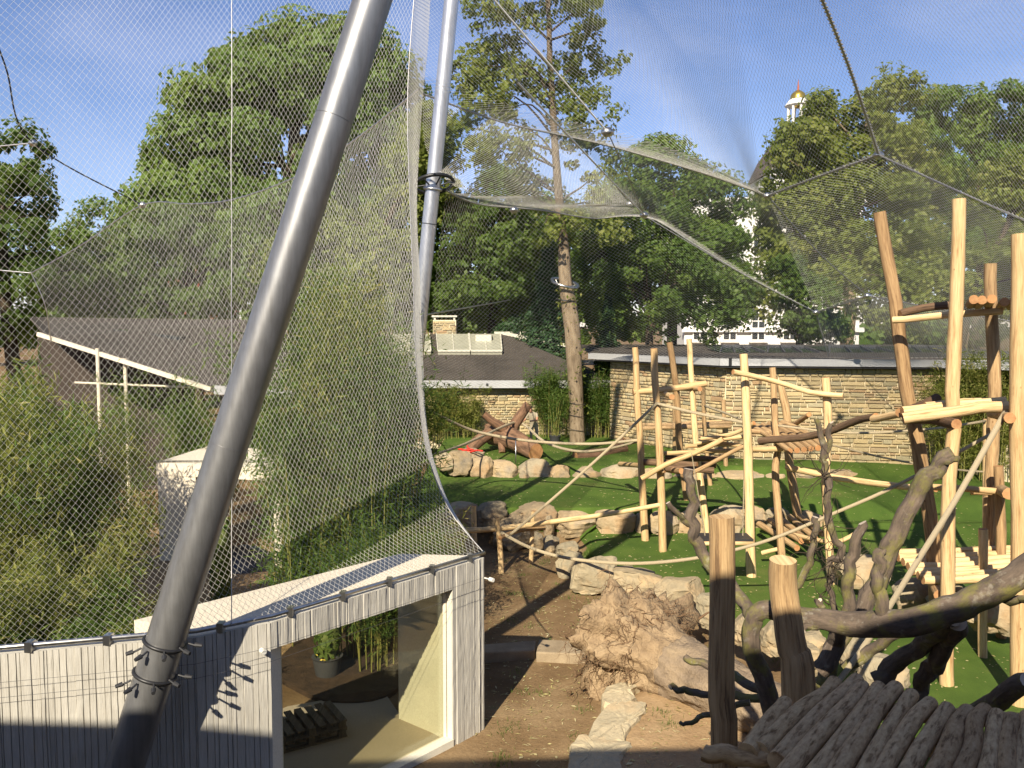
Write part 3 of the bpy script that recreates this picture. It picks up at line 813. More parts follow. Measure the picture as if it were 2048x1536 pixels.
# ---------------------------------------------------------------- dark roofed pavilion on the left
pv = empty('dark_roofed_pavilion', (-15, 31, 0), 'dark shed-roofed pavilion with cream sloping verge and slim posts', 'building')
q0, q1 = at(90, 668, 31), at(425, 778, 28.5)
q2, q3 = at(560, 640, 40), at(60, 634, 40)
q1b = at(640, 792, 29.5)
m = MB()
m.v += [tuple(q) for q in (q0, q1, q1b, q2, q3)] + [tuple(q - Vector((0, 0, .12))) for q in (q0, q1, q1b, q2, q3)]
m.face([0, 1, 2, 3, 4]); m.face([9, 8, 7, 6, 5])
for i in range(5): m.face([i, i + 5, (i + 1) % 5 + 5, (i + 1) % 5])
pvr = m.build('roof', 'felt', pv)
MB().beam(q0 + Vector((-.2, -.12, 0)), q1 + Vector((0, -.12, 0)), .10, .15).build('verge', 'cream', pv)
MB().beam(q1 + Vector((0.08, -.06, -.02)), q1b + Vector((0, -.1, 0)), .12, .3).build('gutter', 'fascia', pv)
for px, py in ((195, 702), (250, 722)):
    p = at(px, py, 29.9)
    MB().tube([(p.x, p.y, 0), (p.x, p.y, p.z + .1)], .07, 8).build('post', 'cream', pv)
p, p2 = at(150, 765, 29.9), at(400, 775, 29.9)
MB().tube([p, p2], .04, 6).build('rail', 'cream', pv)
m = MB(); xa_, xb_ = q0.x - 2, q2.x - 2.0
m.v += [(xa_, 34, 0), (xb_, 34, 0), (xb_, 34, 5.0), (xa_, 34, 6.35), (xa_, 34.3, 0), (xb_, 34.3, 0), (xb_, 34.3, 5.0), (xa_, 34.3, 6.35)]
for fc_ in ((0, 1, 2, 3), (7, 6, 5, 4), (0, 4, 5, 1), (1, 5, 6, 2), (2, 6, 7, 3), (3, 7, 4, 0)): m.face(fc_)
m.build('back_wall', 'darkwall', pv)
sk0 = q0.lerp(q3, .5).lerp(q1.lerp(q2, .5), .42); sk1 = q0.lerp(q3, .5).lerp(q1.lerp(q2, .5), .72)
for pa, pb in ((sk0, sk0.lerp(sk1, .45)), (sk0.lerp(sk1, .5), sk1)):
    MB().beam(pa + Vector((0, 0, .14)), pb + Vector((0, 0, .14)), 1.6, .16).build('roof_light', 'darkglass', pvr)
# ---------------------------------------------------------------- building the photographer stands in: its eaves throw the shade on the foreground
vb = empty('viewing_building', (0, -4, 0), 'tall pale viewing building behind the enclosure deck', 'building')
MB().box((-30, -12, 0), (30, -1.2, 9.7)).build('wall', 'cream', vb)
MB().prism([(-31, -12.5), (31, -12.5), (31, .6), (-31, -2.1)], 9.72, 9.98).build('roof', 'slate', vb)

# ================================================================== THE GLAZED CONCRETE PASSAGE
TZ = 2.95
W_ = [gz(-260, 1332, TZ), gz(0, 1309, TZ), gz(390, 1275, TZ), gz(540, 1245, TZ), gz(968, 1115, TZ)]
W_ = [Vector((p.x, p.y, 0)) for p in W_]
far0, A0, A1, B1 = W_[0], W_[2], W_[3], W_[4]
e = (B1 - A1).normalized()
jam = B1 - e * 0.74
Bb = gz(800, 1104, TZ); Bb.z = 0
Ab = gz(268, 1236, TZ); Ab.z = 0
psg = empty('concrete_passage', (A1.x, A1.y, 0), 'glazed passage of pale board-marked concrete carrying the net', 'passage')
def ribs(path, z0, z1, seed, wmin=.02, wmax=.12, dep=.015):
    r = random.Random(seed); m = MB()
    for a, b in zip(path[:-1], path[1:]):
        t = b - a; ln = t.length; t.normalize(); nrm = Vector((t.y, -t.x, 0))
        s = 0
        while s < ln:
            w = min(r.uniform(wmin, wmax), ln - s)
            if ln - s - w < wmin: w = ln - s
            d0 = r.uniform(0, dep); sl = r.uniform(-.006, .006)
            g = .006
            nz = max(2, int((z1 - z0) / .16))
            i0 = len(m.v)
            for k in range(nz + 1):
                z = z0 + (z1 - z0) * k / nz
                jj = r.uniform(-.004, .004)
                je = r.uniform(-.004, .004)
                for ss, dd in ((s, -.007), (s + g + je * .6, d0 + jj), (s + w - g + je * .6, d0 + sl + jj), (s + w, -.007)):
                    p = a + t * ss + nrm * dd
                    m.v.append((p.x, p.y, z))
            for k in range(nz):
                for c in range(3):
                    u = i0 + k * 4 + c
                    m.face([u, u + 1, u + 5, u + 4])
            u = i0 + nz * 4
            p0 = a + t * s - nrm * .05; p1 = a + t * (s + w) - nrm * .05
            iv = len(m.v); m.v += [(p0.x, p0.y, z1), (p1.x, p1.y, z1)]
            m.face([u, u + 1, u + 2, u + 3, iv + 1, iv])
            s += w
    return m
def n2(a, b):
    t = (b - a).normalized(); return Vector((t.y, -t.x, 0))
wallpath = [W_[0], W_[1], A0, A1]
ribs(wallpath, -.1, TZ, 21).build('wall_face', 'concrete', psg)
ribs([jam, B1], -.1, TZ, 22, .02, .09, .03).build('pillar_face', 'concrete', psg)
ribs([A1, jam], TZ - .36, TZ, 23, .025, .10).build('lintel_face', 'concrete', psg)
inn = [p - n2(A0, A1) * .012 for p in wallpath]
bk = [Vector((p.x + .05, p.y + .32, 0)) for p in wallpath]
MB().prism([(p.x, p.y) for p in inn] + [(p.x, p.y) for p in reversed(bk)], -.1, TZ - .003).build('wall_core', 'smoothcon', psg)
nb = n2(A1, B1)
c0, c1 = jam - nb * .013, B1 - nb * .013
MB().prism([(c0.x, c0.y), (c1.x, c1.y), (c1.x - nb.x * .32, c1.y - nb.y * .32), (c0.x - nb.x * .32, c0.y - nb.y * .32)], -.1, TZ - .003).build('pillar_core', 'smoothcon', psg)
# roof slab and its pale top
a1, j1 = A1 - nb * .013, jam - nb * .013
MB().prism([(a1.x, a1.y), (j1.x, j1.y), (j1.x - nb.x * .26, j1.y - nb.y * .26), (a1.x - nb.x * .26, a1.y - nb.y * .26)], TZ - .355, TZ - .004).build('lintel_core', 'smoothcon', psg)
s1 = B1 - nb * .335; s0 = A1 - nb * .335; s00 = Vector((A0.x - .02, A0.y + .38, 0))
MB().prism([(s00.x, s00.y), (s0.x, s0.y), (s1.x, s1.y), (Bb.x, Bb.y), (Ab.x, Ab.y)], TZ - .26, TZ - .03).build('roof_slab', 'cream', psg)
# end wall of the passage behind the pillar
ew0 = jam - nb * .34 + e * .02; ew1 = Bb - Vector((.04, .05, 0))
MB().prism([(ew0.x, ew0.y), (ew0.x + e.x * .12, ew0.y + e.y * .12), (ew1.x + e.x * .12, ew1.y + e.y * .12), (ew1.x, ew1.y)], -.05, TZ - .265).build('end_wall', 'smoothcon', psg)
fl = [A1 - nb * .03 - e * .5, B1 - e * .75 - nb * .03, Bb, Bb + Vector((-.5, 1.1, 0)), Ab + Vector((1.0, 3.6, 0)), Ab + Vector((-1.2, 1.0, 0))]
pf = MB().prism([(p.x, p.y) for p in fl], -.05, .05).build('floor_slab', 'paving', psg)
# glazing with slim frame
g0, g1 = A1 + e * .02 - nb * .16, jam - e * .02 - nb * .16
MB().prism([(g0.x, g0.y), (g1.x, g1.y), (g1.x - nb.x * .02, g1.y - nb.y * .02), (g0.x - nb.x * .02, g0.y - nb.y * .02)], .06, TZ - .36).build('window_pane', 'glass', psg)
k = MB()
k.beam((g1.x, g1.y, .05), (g1.x, g1.y, TZ - .36), .05, .07)
k.beam((g0.x, g0.y, .09), (g1.x, g1.y, .09), .07, .07)
k.build('window_frame', 'cream', psg)
kb0, kb1 = A1 + nb * .02, jam + nb * .02
MB().prism([(kb0.x, kb0.y), (kb1.x, kb1.y), (kb1.x - nb.x * .15, kb1.y - nb.y * .15), (kb0.x - nb.x * .15, kb0.y - nb.y * .15)], -.05, .12).build('threshold', 'smoothcon', psg)
# rail along the wall top with clamps
railp = [p + Vector((0, .04, TZ + .07)) for p in W_]
rl_ = MB().tube(railp, .035, 8, 0, 0).build('net_rail', 'steel', psg, True)
tot = 0
for a, b in zip(railp[:-1], railp[1:]):
    d = (b - a).length; s = .3
    while s < d:
        p = a.lerp(b, s / d)
        MB().box((p.x - .04, p.y - .06, TZ - .002), (p.x + .04, p.y + .06, TZ + .12)).build('rail_clamp', 'steel', psg)
        s += .85
# two thin fence wires on stand-off insulators in front of the wall
for zz in (2.5, 2.68):
    MB().tube([p + Vector((.06, -.16, zz)) for p in W_], .0025, 5).build('fence_wire', 'pot', psg)
for p in (B1 - e * .02, A1 + Vector((-.2, 0, 0))):
    MB().tube([p + Vector((.02, -.03, 2.62)), p + Vector((.12, -.12, 2.62))], .012, 6).tube([p + Vector((.11, -.1, 2.62)), p + Vector((.17, -.16, 2.62))], [.035, .035], 8, 0, 0).build('insulator', 'ivory', psg)

# far mouth of the passage: cream concrete shelter
sh = empty('cream_shelter', gz(330, 1105, 0), 'cream concrete shelter beyond the bamboo at the path', 'shelter')
s_a, s_b = at(312, 925, 23.6), at(565, 955, 22.6)
top = s_a.z
MB().prism([(s_a.x, s_a.y), (s_b.x, s_b.y), (s_b.x + .6, s_b.y + 3), (s_a.x + .3, s_a.y + 3.2)], top - .36, top).build('roof_slab', 'cream', sh)
s_w = at(392, 1000, 23.28)
MB().prism([(s_a.x + .02, s_a.y + .02), (s_w.x, s_w.y + .02), (s_w.x, s_w.y + .3), (s_a.x + .3, s_a.y + .4), (s_a.x + .5, s_a.y + 3.0), (s_a.x + .25, s_a.y + 3.0)], -.05, top - .362).build('side_wall', 'cream', sh)
s_c = at(375, 1000, 25.6)
MB().prism([(s_a.x + .34, s_a.y + 1.6), (s_c.x + .4, s_c.y), (s_c.x + .4, s_c.y + .2), (s_a.x + .34, s_a.y + 1.85)], -.05, top - .365).build('back_wall', 'slate', sh)
MB().box((s_b.x - .35, s_b.y + .3, -.05), (s_b.x - .15, s_b.y + .5, top - .36)).build('post', 'cream', sh)
MB().box((s_a.x - .05, s_a.y - .05, top + .003), (s_b.x - .1, s_a.y + .06, top + .05)).build('roof_edge', 'steel', sh)

# ================================================================== MASTS
def ring(m, c, R, r, axis=Vector((0, 0, 1)), n=40, mi=0):
    axis = axis.normalized(); x = axis.orthogonal().normalized(); y = axis.cross(x)
    pts = [c + x * (R * math.cos(2 * math.pi * i / n)) + y * (R * math.sin(2 * math.pi * i / n)) for i in range(n + 1)]
    m.tube(pts, r, 8, mi)
mp0, mp1 = at(228, 1600, 9.35), at(745, 0, 9.95)
dirm = (mp1 - mp0).normalized()
base = mp0 + dirm * ((0 - mp0.z) / dirm.z)
topm = mp0 + dirm * ((15.5 - mp0.z) / dirm.z)
mast = empty('support_mast', base, 'thick dark grey leaning steel mast in front of the concrete wall', 'mast', 'leaning masts of the net')
MB().tube([base - dirm * .3, topm], [.225, .215], 32, 0, 0).build('pole', 'mast', mast, True, angle=40)
rc = base + dirm * ((at(300, 1290, 9.4).z - base.z) / dirm.z)
rd = base + dirm * ((at(280, 1352, 9.4).z - base.z) / dirm.z)
for c in (rc, rd):
    m = MB(); ring(m, c, .235, .022, dirm); mr = m.build('collar', 'darkmetal', mast, True)
    for a_ in (-2.6, -2.0, -1.2, -.5, .1):
        d_ = Vector((math.cos(a_), math.sin(a_), -.05))
        p = c + d_ * .25
        MB().tube([p, p + d_ * .10 + Vector((0, 0, -.03))], .012, 6).tube([p + d_ * .09 + Vector((0, 0, -.02)), p + d_ * .17 + Vector((0, 0, -.03))], [.03, .022], 8, 0, 0).build('insulator', 'blackplastic', mast)
for zz_ in (5.4, 9.2):
    m = MB(); ring(m, base + dirm * (zz_ / dirm.z), .2205, .0035, dirm); m.build('weld_seam', 'mast', mast, True)
n0, n1 = at(832, 715, 20.6), at(903, 0, 20.0)
dn = (n1 - n0).normalized()
b2 = n0 + dn * ((gh(-2.4, 20.8) - n0.z) / dn.z); t2 = n0 + dn * ((17.5 - n0.z) / dn.z)
mast2 = empty('support_mast', b2, 'slender bright steel mast with a hoop, seen beside the net edge', 'mast', 'leaning masts of the net')
MB().tube([b2 - dn * .3, n0, t2], [.185, .18, .17], 28, 0, 0).build('pole', 'mastlight', mast2, True, angle=40)
rg = n0 + dn * ((at(868, 368, 20.3).z - n0.z) / dn.z)
m = MB(); ring(m, rg + Vector((.02, 0, 0)), .47, .045, Vector((-.16, .30, 1)))
for i in range(6):
    a_ = i * math.pi / 3
    m.tube([rg + Vector((math.cos(a_) * .18, math.sin(a_) * .18, -.03)), rg + Vector((math.cos(a_) * .46, math.sin(a_) * .46 , -.14 * math.sin(a_) + .07 * math.cos(a_)))], .02, 6)
m.build('hoop', 'darkmetal', mast2, True)
m = MB(); ring(m, rg - dn * .12, .20, .035, dn); m.build('collar', 'mastlight', mast2, True)
m = MB(); ring(m, rg - dn * .95, .185, .008, dn); m.build('joint', 'darkmetal', mast2, True)

# ================================================================== THE NET
net = empty('aviary_net', (W_[2].x, W_[2].y, TZ), 'stainless steel rope net hung over the whole enclosure', 'net')
def spline(pts, n):
    P = [Vector(p) for p in pts]; out = []
    seg = len(P) - 1
    for k in range(n + 1):
        s = min(k / n * seg, seg - 1e-6); i = int(s); t = s - i
        p0 = P[max(i - 1, 0)]; p1 = P[i]; p2 = P[i + 1]; p3 = P[min(i + 2, seg)]
        out.append(0.5 * ((2 * p1) + (p2 - p0) * t + (2 * p0 - 5 * p1 + 4 * p2 - p3) * t * t + (3 * p1 - p0 - 3 * p2 + p3) * t ** 3))
    return np.array([p[:] for p in out])
def panel(bottom, top, left=None, right=None, cu=.085, cv=.065, r=.0025, nu=None, nv=None, smooth=True, ease=1.0):
    """one sheet of rope mesh: every rope is a zigzag tube; boundaries are lists of points"""
    K = 60
    def arc(pts):
        c = spline(pts, 240); s_ = np.concatenate([[0], np.cumsum(np.linalg.norm(np.diff(c, axis=0), axis=1))])
        t_ = np.linspace(0, s_[-1], K + 1)
        return np.stack([np.interp(t_, s_, c[:, q]) for q in range(3)], 1)
    Bc, Tc = arc(bottom), arc(top)
    Lc = arc(left if left else [Bc[0], Tc[0]]); Rc = arc(right if right else [Bc[-1], Tc[-1]])
    lb = np.linalg.norm(np.diff(Bc, axis=0), axis=1).sum(); lt = np.linalg.norm(np.diff(Tc, axis=0), axis=1).sum()
    hl = np.linalg.norm(np.diff(Lc, axis=0), axis=1).sum(); hr = np.linalg.norm(np.diff(Rc, axis=0), axis=1).sum()
    nu = nu or int(max(lb, lt * .8) / cu); nv = nv or int(.5 * (hl + hr) / cv)
    k = np.arange(nu)[:, None]; j = np.arange(nv + 1)[None, :]
    u = (k + .5 + .5 * np.where((j + k) % 2 == 0, 1, -1) * .97) / nu
    v = np.broadcast_to(j / nv, u.shape) ** ease
    def samp(C, s):
        s = np.clip(s, 0, 1) * K; i = np.minimum(s.astype(int), K - 1); t = (s - i)[..., None]
        return C[i] * (1 - t) + C[i + 1] * t
    def S(u, v):
        U, Vv = u[..., None], v[..., None]
        return ((1 - Vv) * samp(Bc, u) + Vv * samp(Tc, u) + (1 - U) * samp(Lc, v) + U * samp(Rc, v)
                - ((1 - U) * (1 - Vv) * Bc[0] + U * (1 - Vv) * Bc[-1] + (1 - U) * Vv * Tc[0] + U * Vv * Tc[-1]))
    P = S(u, v)
    tg = np.gradient(P, axis=1); tg /= np.linalg.norm(tg, axis=2, keepdims=True) + 1e-9
    du = S(np.clip(u + .01, 0, 1), v) - S(np.clip(u - .01, 0, 1), v)
    nn = np.cross(du, tg); nn /= np.linalg.norm(nn, axis=2, keepdims=True) + 1e-9
    ll = np.cross(tg, nn)
    rings = np.stack([P + r * (math.cos(a) * nn + math.sin(a) * ll) for a in (0, 2.0944, 4.18879)], 2)   # nu, nv+1, 3, 3
    VV = rings.reshape(-1, 3)
    base_ = (np.arange(nu)[:, None] * (nv + 1) + np.arange(nv)[None, :]) * 3
    FF = []
    for c in range(3):
        c2 = (c + 1) % 3
        FF.append(np.stack([base_ + c, base_ + c2, base_ + 3 + c2, base_ + 3 + c], -1).reshape(-1, 4))
    o = npmesh('mesh_panel', VV, np.concatenate(FF), 'wire', net, smooth=False)
    return S, o
def cable(pts, r=.012, mat='cable', n=30, ticks=False, name='cable'):
    c = spline(pts, n)
    m = MB().tube([Vector(p) for p in c], r, 6)
    if ticks:
        for i in range(0, n, 1):
            p = Vector(c[i]); m.tube([p + Vector((-r * 2.2, 0, r)), p + Vector((r * 2.2, 0, -r))], r * .55, 5)
    return m.build(name, mat, net, True)
def node(p, s=.09):
    m = MB(); 
    m.tube([Vector(p) - Vector((s, 0, 0)), Vector(p) - Vector((s * .4, 0, 0)), Vector(p) + Vector((s * .4, 0, 0)), Vector(p) + Vector((s, 0, 0))], [s * .3, s * .8, s * .8, s * .3], 8, 0, 0)
    return m.build('node_clamp', 'steel', net, True)

ZR = Vector((0, .04, TZ + .07))
botN = [W_[0] + ZR, W_[1] + ZR, A0 + ZR, A1 + ZR, A1.lerp(B1, .5) + ZR, B1 + ZR]
rightN = [B1 + ZR, at(905, 1030, 14.0), at(868, 950, 14.1), at(845, 860, 14.2), at(832, 720, 14.3), at(826, 560, 14.4), at(819, 380, 14.5), at(815, 200, 14.6), at(826, 20, 14.8), at(842, -120, 15.0)]
topN = [at(-500, -120, 9.0), at(0, -120, 9.6), at(400, -120, 11.5), at(842, -120, 15.0)]
leftN = [W_[0] + ZR, at(-330, 600, 9.0), at(-500, -120, 9.0)]
S1, _ = panel(botN, topN, leftN, rightN, .042, .056, .0018)
cable(rightN, .009)
# seam running up the near sheet
seam = []
for v_ in np.linspace(0, 1, 16):
    q_ = S1(np.linspace(.2, .9, 400), np.full(400, v_))
    ya = _f.y * q_[:, 1] + _f.z * (q_[:, 2] - CAM_Z)
    seam.append(Vector(q_[np.argmin(np.abs(q_[:, 0] / ya * FPX + 1024 - 463))]))
cable(seam, .006, 'cable', 60)
# the narrow sheet turning away behind the near edge
right4 = [at(905, 1032, 15.0), at(858, 880, 18), at(846, 720, 19), at(840, 560, 19.5), at(834, 400, 19.5), at(846, 190, 19), at(856, 90, 18.5), at(866, -120, 18.5)]
panel([B1 + ZR + Vector((0, .3, 0)), at(905, 1032, 15.0)], [at(842, -120, 15.0), at(866, -120, 18.5)], rightN, right4, .05, .07, .0026, nu=44)
# far sheet on the left, hung from a sagging cable over the pavilion
top2 = [at(62, 546, 30), at(160, 492, 29), at(285, 410, 28), at(380, 408, 26.5), at(470, 398, 25), at(600, 350, 22.5), at(720, 272, 20), at(838, 178, 17.5)]
bot2 = [at(102, 684, 30.6), at(240, 716, 29.8), at(425, 772, 28.3), at(560, 786, 26.5), at(700, 810, 22), at(838, 850, 17.5)]
panel(bot2, top2, [bot2[0], at(90, 610, 30.2), top2[0]], [bot2[-1], at(832, 500, 17.5), top2[-1]], .075, .07, .0021)
cable(top2, .022, 'steel'); cable([bot2[0], at(90, 610, 30.2), top2[0]], .018, 'steel')
cable([at(-60, -60, 20), at(10, 130, 22), at(66, 286, 25), at(285, 410, 28)], .022, 'darkmetal')
cable([at(-80, 300, 25), at(66, 286, 25)], .022, 'steel')
cable([at(-60, 535, 30), at(62, 546, 30)], .02, 'steel')
# roof and far sheets on the right
N1, N2, N3, N4, N5 = at(1757, 310, 21.5), at(1535, 392, 26), at(1290, 432, 31), at(1735, 592, 28.5), at(1632, 625, 31)
C1 = [at(846, 188, 20.5), at(1000, 243, 22.5), at(1120, 270, 23.5), at(1230, 295, 24.5), at(1400, 345, 25.4), N2]
TT = [at(866, -130, 18.6), at(1100, -170, 16.5), at(1380, -190, 14.5), at(1620, -60, 15.5)]
C1b = [at(846, 150, 18.9), at(1000, 205, 19.6), at(1120, 238, 18.6), at(1230, 262, 18.2), at(1400, 318, 18.8), at(1500, 372, 22.5), N2]
panel(C1, C1b, None, None, .085, .075, .0032)
panel(C1b + [at(1640, 352, 23.5), N1], TT, [C1b[0], at(856, 20, 18.8), TT[0]], [N1, at(1700, 140, 18.3), TT[-1]], .078, .074, .0028)
TR = [TT[-1], at(1900, -160, 12.5), at(2350, -200, 10)]
BR = [N1, at(1900, 375, 18.6), at(2048, 440, 16.0), at(2350, 560, 12)]
panel(BR, TR, [N1, at(1700, 140, 18.3), TT[-1]], [BR[-1], TR[-1]], .07, .068, .0027)
BQ = [N5, N4, at(1900, 622, 25.5), at(2100, 655, 22), at(2350, 690, 19)]
panel(BQ, [N2, at(1640, 352, 23.7), N1, at(1900, 375, 18.6), at(2350, 560, 12)], None, None, .078, .07, .0036)
C2 = [rg + Vector((.3, 0, -.15)), at(960, 409, 24), at(1080, 420, 27), at(1190, 437, 29.5), N3, at(1400, 495, 31), at(1500, 556, 31), N5]
C2b = [rg + Vector((.35, -.2, .02)), at(960, 392, 20.5), at(1080, 392, 21.5), at(1190, 408, 23.5), at(1290, 418, 27.5), at(1400, 486, 30), at(1500, 550, 30.6), N5]
panel(C2, C2b, None, None, .085, .075, .0032)
panel(C2b, C1, [C2b[0], at(850, 290, 20.3), C1[0]], [N5, at(1600, 500, 28.5), N2], .085, .075, .0042)
EV = [at(845, 772, 38.8), at(1040, 771, 38.8), at(1215, 716, 37.8), at(1452, 716, 32.4), at(1655, 716, 32.2)]
panel(EV, C2, [EV[0], C2[0]], [EV[-1], N5], .13, .12, .0034)
panel([at(1655, 716, 32.2), at(1905, 716, 31.1), at(2300, 716, 30.5)], [N5, N4, at(1900, 622, 25.5), at(2350, 690, 19)], None, None, .085, .075, .0052)
cable(C1, .026); cable(C2, .024); cable([at(1620, -60, 15.5), at(1700, 140, 18.3), N1], .03, ticks=True, n=60); cable([N1, at(1640, 352, 23.7), N2], .03, ticks=True, n=40)
cable(BR, .022); cable([N2, at(1640, 508, 27.3), N4], .02, ticks=True, n=30); cable([N4, N5], .02, ticks=True, n=20); cable([N5, at(1640, 655, 31.7), at(1657, 712, 32.2)], .02, ticks=True, n=16)
cable(BQ[1:], .018); cable([N3, at(1480, 545, 31), N5], .018)
cable([at(980, -10, 15), at(1215, 264, 17.6)], .018, 'ivory'); cable([at(1035, 165, 16.5), at(1288, 430, 26.6)], .022, 'ivory')
cable([at(1215, 264, 17.6), at(1250, 340, 21.5), at(1288, 430, 26.6), N3], .014)
cable([at(1000, 60, 15.4), at(1035, 165, 16.5)], .010); cable([at(850, 630, 21), at(1020, 600, 38)], .022, 'steel')
for p in (N1, N2, N3, N4, N5, at(1215, 264, 17.6), at(1288, 430, 26.6), at(285, 410, 28), at(66, 286, 25), at(1028, 420, 25.5), at(1260, 408, 30.4)): node(p, .13)

# ================================================================== CLIMBING FRAMES
GRP = 'timber climbing frames'
def frame(name, px, py, z, label):
    p = gz(px, py, z); return empty(name, (p.x, p.y, z), label, 'climbing frame', GRP)
def lg(parent, name, pts, w, mats=('peeled', 'end'), ground=False, n=10, lump=.12):
    """a log given by (photo x, photo y, distance) points and its width in photo pixels"""
    P = [at(*p) for p in pts]
    w = (w, w) if isinstance(w, (int, float)) else w
    r0, r1 = pxr(w[0], pts[0][2]), pxr(w[1], pts[-1][2])
    if ground:
        g = gh(P[-1].x, P[-1].y)
        P[-1].z = g - .12
    return log(name, P, [r0 + (r1 - r0) * i / (len(P) - 1) for i in range(len(P))], mats, parent, n, lump=lump)
PE, HA, BA = ('peeled', 'end'), ('half', 'end'), ('bark', 'end')
fa = frame('climbing_frame', 1326, 1107, .4, 'slim climbing frame of pale posts before the oblique stone wall')
lg(fa, 'post', [(1270, 695, 24.6), (1274, 780, 24.5), (1281, 900, 24.5), (1286, 1000, 24.4), (1291, 1088, 24.3)], (12, 16), PE, True)
lg(fa, 'post', [(1308, 697, 23.4), (1310, 760, 23.4), (1317, 850, 23.3), (1321, 950, 23.3), (1326, 1107, 23.2)], (14, 16), PE, True)
lg(fa, 'post', [(1339, 685, 26.4), (1353, 775, 26.5), (1358, 880, 26.6), (1366, 940, 26.7), (1374, 1012, 26.8)], (13, 13), HA, True)
lg(fa, 'post', [(1378, 678, 24.8), (1383, 760, 24.8), (1390, 860, 24.7), (1397, 930, 24.7), (1416, 1058, 24.6)], (11, 14), PE, True)
lg(fa, 'post', [(1406, 771, 29), (1410, 871, 29), (1421, 980, 29)], (9, 9), HA, True)
lg(fa, 'post', [(1349, 797, 32.4), (1349, 930, 32.4)], (8, 8), HA, True)
lg(fa, 'post', [(1447, 800, 31.2), (1452, 938, 31.2)], (9, 9), HA, True)
lg(fa, 'beam', [(1266, 784, 24.5), (1340, 778, 24.6), (1412, 767, 24.7)], 13)
lg(fa, 'beam', [(1318, 782, 26.6), (1344, 794, 22.9)], 12)
lg(fa, 'beam', [(1345, 776, 27), (1400, 778, 24.2)], 10, HA)
for pts, w, mt in (
    ([(1258, 850, 30.8), (1360, 850, 30.8), (1464, 845, 30.6)], 9, HA), ([(1275, 857, 30.2), (1462, 853, 30.0)], 9, HA), ([(1330, 850, 31.4), (1465, 842, 31.4)], 8, PE),
    ([(1404, 877, 23.2), (1461, 869, 22.4), (1508, 846, 21.6)], 9, PE), ([(1396, 886, 23.6), (1490, 873, 22.5)], 9, PE),
    ([(1372, 893, 24), (1440, 888, 23.2), (1486, 894, 22.5)], 9, PE), ([(1327, 907, 24.4), (1400, 903, 23.8), (1472, 901, 23.2)], 9, PE),
    ([(1283, 957, 23.0), (1330, 930, 22.9), (1390, 905, 22.7), (1446, 878, 22.4)], 11, PE), ([(1385, 945, 22.9), (1440, 918, 22.5), (1490, 891, 22.1)], 9, HA),
    ([(1287, 924, 24.2), (1340, 927, 24.0), (1394, 931, 23.6)], 14, BA), ([(1330, 914, 24.6), (1438, 918, 24.2)], 12, BA), ([(1320, 936, 23.6), (1428, 941, 23.3)], 13, BA), ([(1345, 928, 25), (1432, 930, 24.6)], 13, BA),
    ([(1300, 941, 23.3), (1330, 943, 23.0)], 8, HA), ([(1240, 928, 28), (1282, 931, 25)], 10, PE),
    ([(1330, 938, 24.4), (1363, 942, 22.7)], 12, HA)):
    lg(fa, 'platform_log', pts, w, mt)
# low rail running left from the frame on stakes
lr = frame('low_rail', 1003, 1150, 0, 'low timber rail on short stakes beside the boulders')
lg(lr, 'stake', [(947, 1012, 24.3), (950, 1100, 24.3)], (11, 12), PE, True)
lg(lr, 'stake', [(994, 1036, 22.4), (999, 1090, 22.4), (1003, 1152, 22.4)], (10, 12), PE, True)
lg(lr, 'stake', [(1067, 1022, 23.3), (1064, 1080, 23.3), (1062, 1132, 23.3)], (9, 10), PE, True)
lg(lr, 'stake', [(912, 1030, 23.6), (914, 1110, 23.6)], (9, 10), HA, True)
lg(lr, 'rail', [(880, 1066, 22.4), (915, 1063, 22.4), (994, 1058, 22.5), (1088, 1046, 22.9), (1200, 1030, 23.0), (1324, 1009, 23.25)], (13, 9), PE)
lg(lr, 'cross_bar', [(1000, 1076, 22.0), (1040, 1060, 23), (1090, 1056, 23.4)], 9, HA)

fb = frame('climbing_frame', 1503, 1158, .4, 'middle climbing frame with sagging log platform and crossing bars')
lg(fb, 'post', [(1487, 708, 21.2), (1491, 800, 21.1), (1495, 900, 21), (1498, 1000, 20.9), (1503, 1158, 20.8)], (16, 20), PE, True)
lg(fb, 'post', [(1545, 735, 21.8), (1550, 840, 21.7), (1556, 900, 21.6), (1551, 950, 21.6), (1560, 1060, 21.5), (1567, 1140, 21.4)], (13, 16), HA, True)
lg(fb, 'post', [(1560, 767, 24.6), (1575, 836, 24.5), (1577, 904, 24.5), (1588, 980, 24.4), (1602, 1060, 24.3)], (16, 17), HA, True)
lg(fb, 'post', [(1651, 755, 20.4), (1656, 850, 20.4), (1652, 930, 20.3), (1655, 1040, 20.3), (1666, 1165, 20.2)], (17, 16), PE, True)
lg(fb, 'cross_bar', [(1466, 744, 20.6), (1560, 765, 20.9), (1620, 785, 20.4), (1686, 791, 20.0)], 11, PE)
lg(fb, 'curved_log', [(1520, 882, 20.4), (1600, 875, 19.2), (1660, 862, 18.2), (1710, 842, 17.3), (1752, 833, 16.4)], (15, 15), ('bark', 'end'))
lg(fb, 'curved_log', [(1746, 838, 16.4), (1790, 830, 15.6), (1830, 824, 15.0)], 15, PE)
for i in range(6):
    lg(fb, 'platform_log', [(1500 + 13 * i, 853 - 1.5 * i, 23.2), (1540 + 14 * i, 873 - 1.5 * i, 21.8), (1580 + 14 * i, 902 - 1.5 * i, 20.2)], 12, HA)
lg(fb, 'beam', [(1490, 897, 21.2), (1530, 899, 21.3), (1574, 898, 21.3)], 11, PE)
lg(fb, 'beam', [(1560, 868, 24.3), (1618, 829, 21.6)], 10, HA)
lg(fb, 'beam', [(1500, 862, 22.6), (1620, 878, 21.4)], 10, HA)
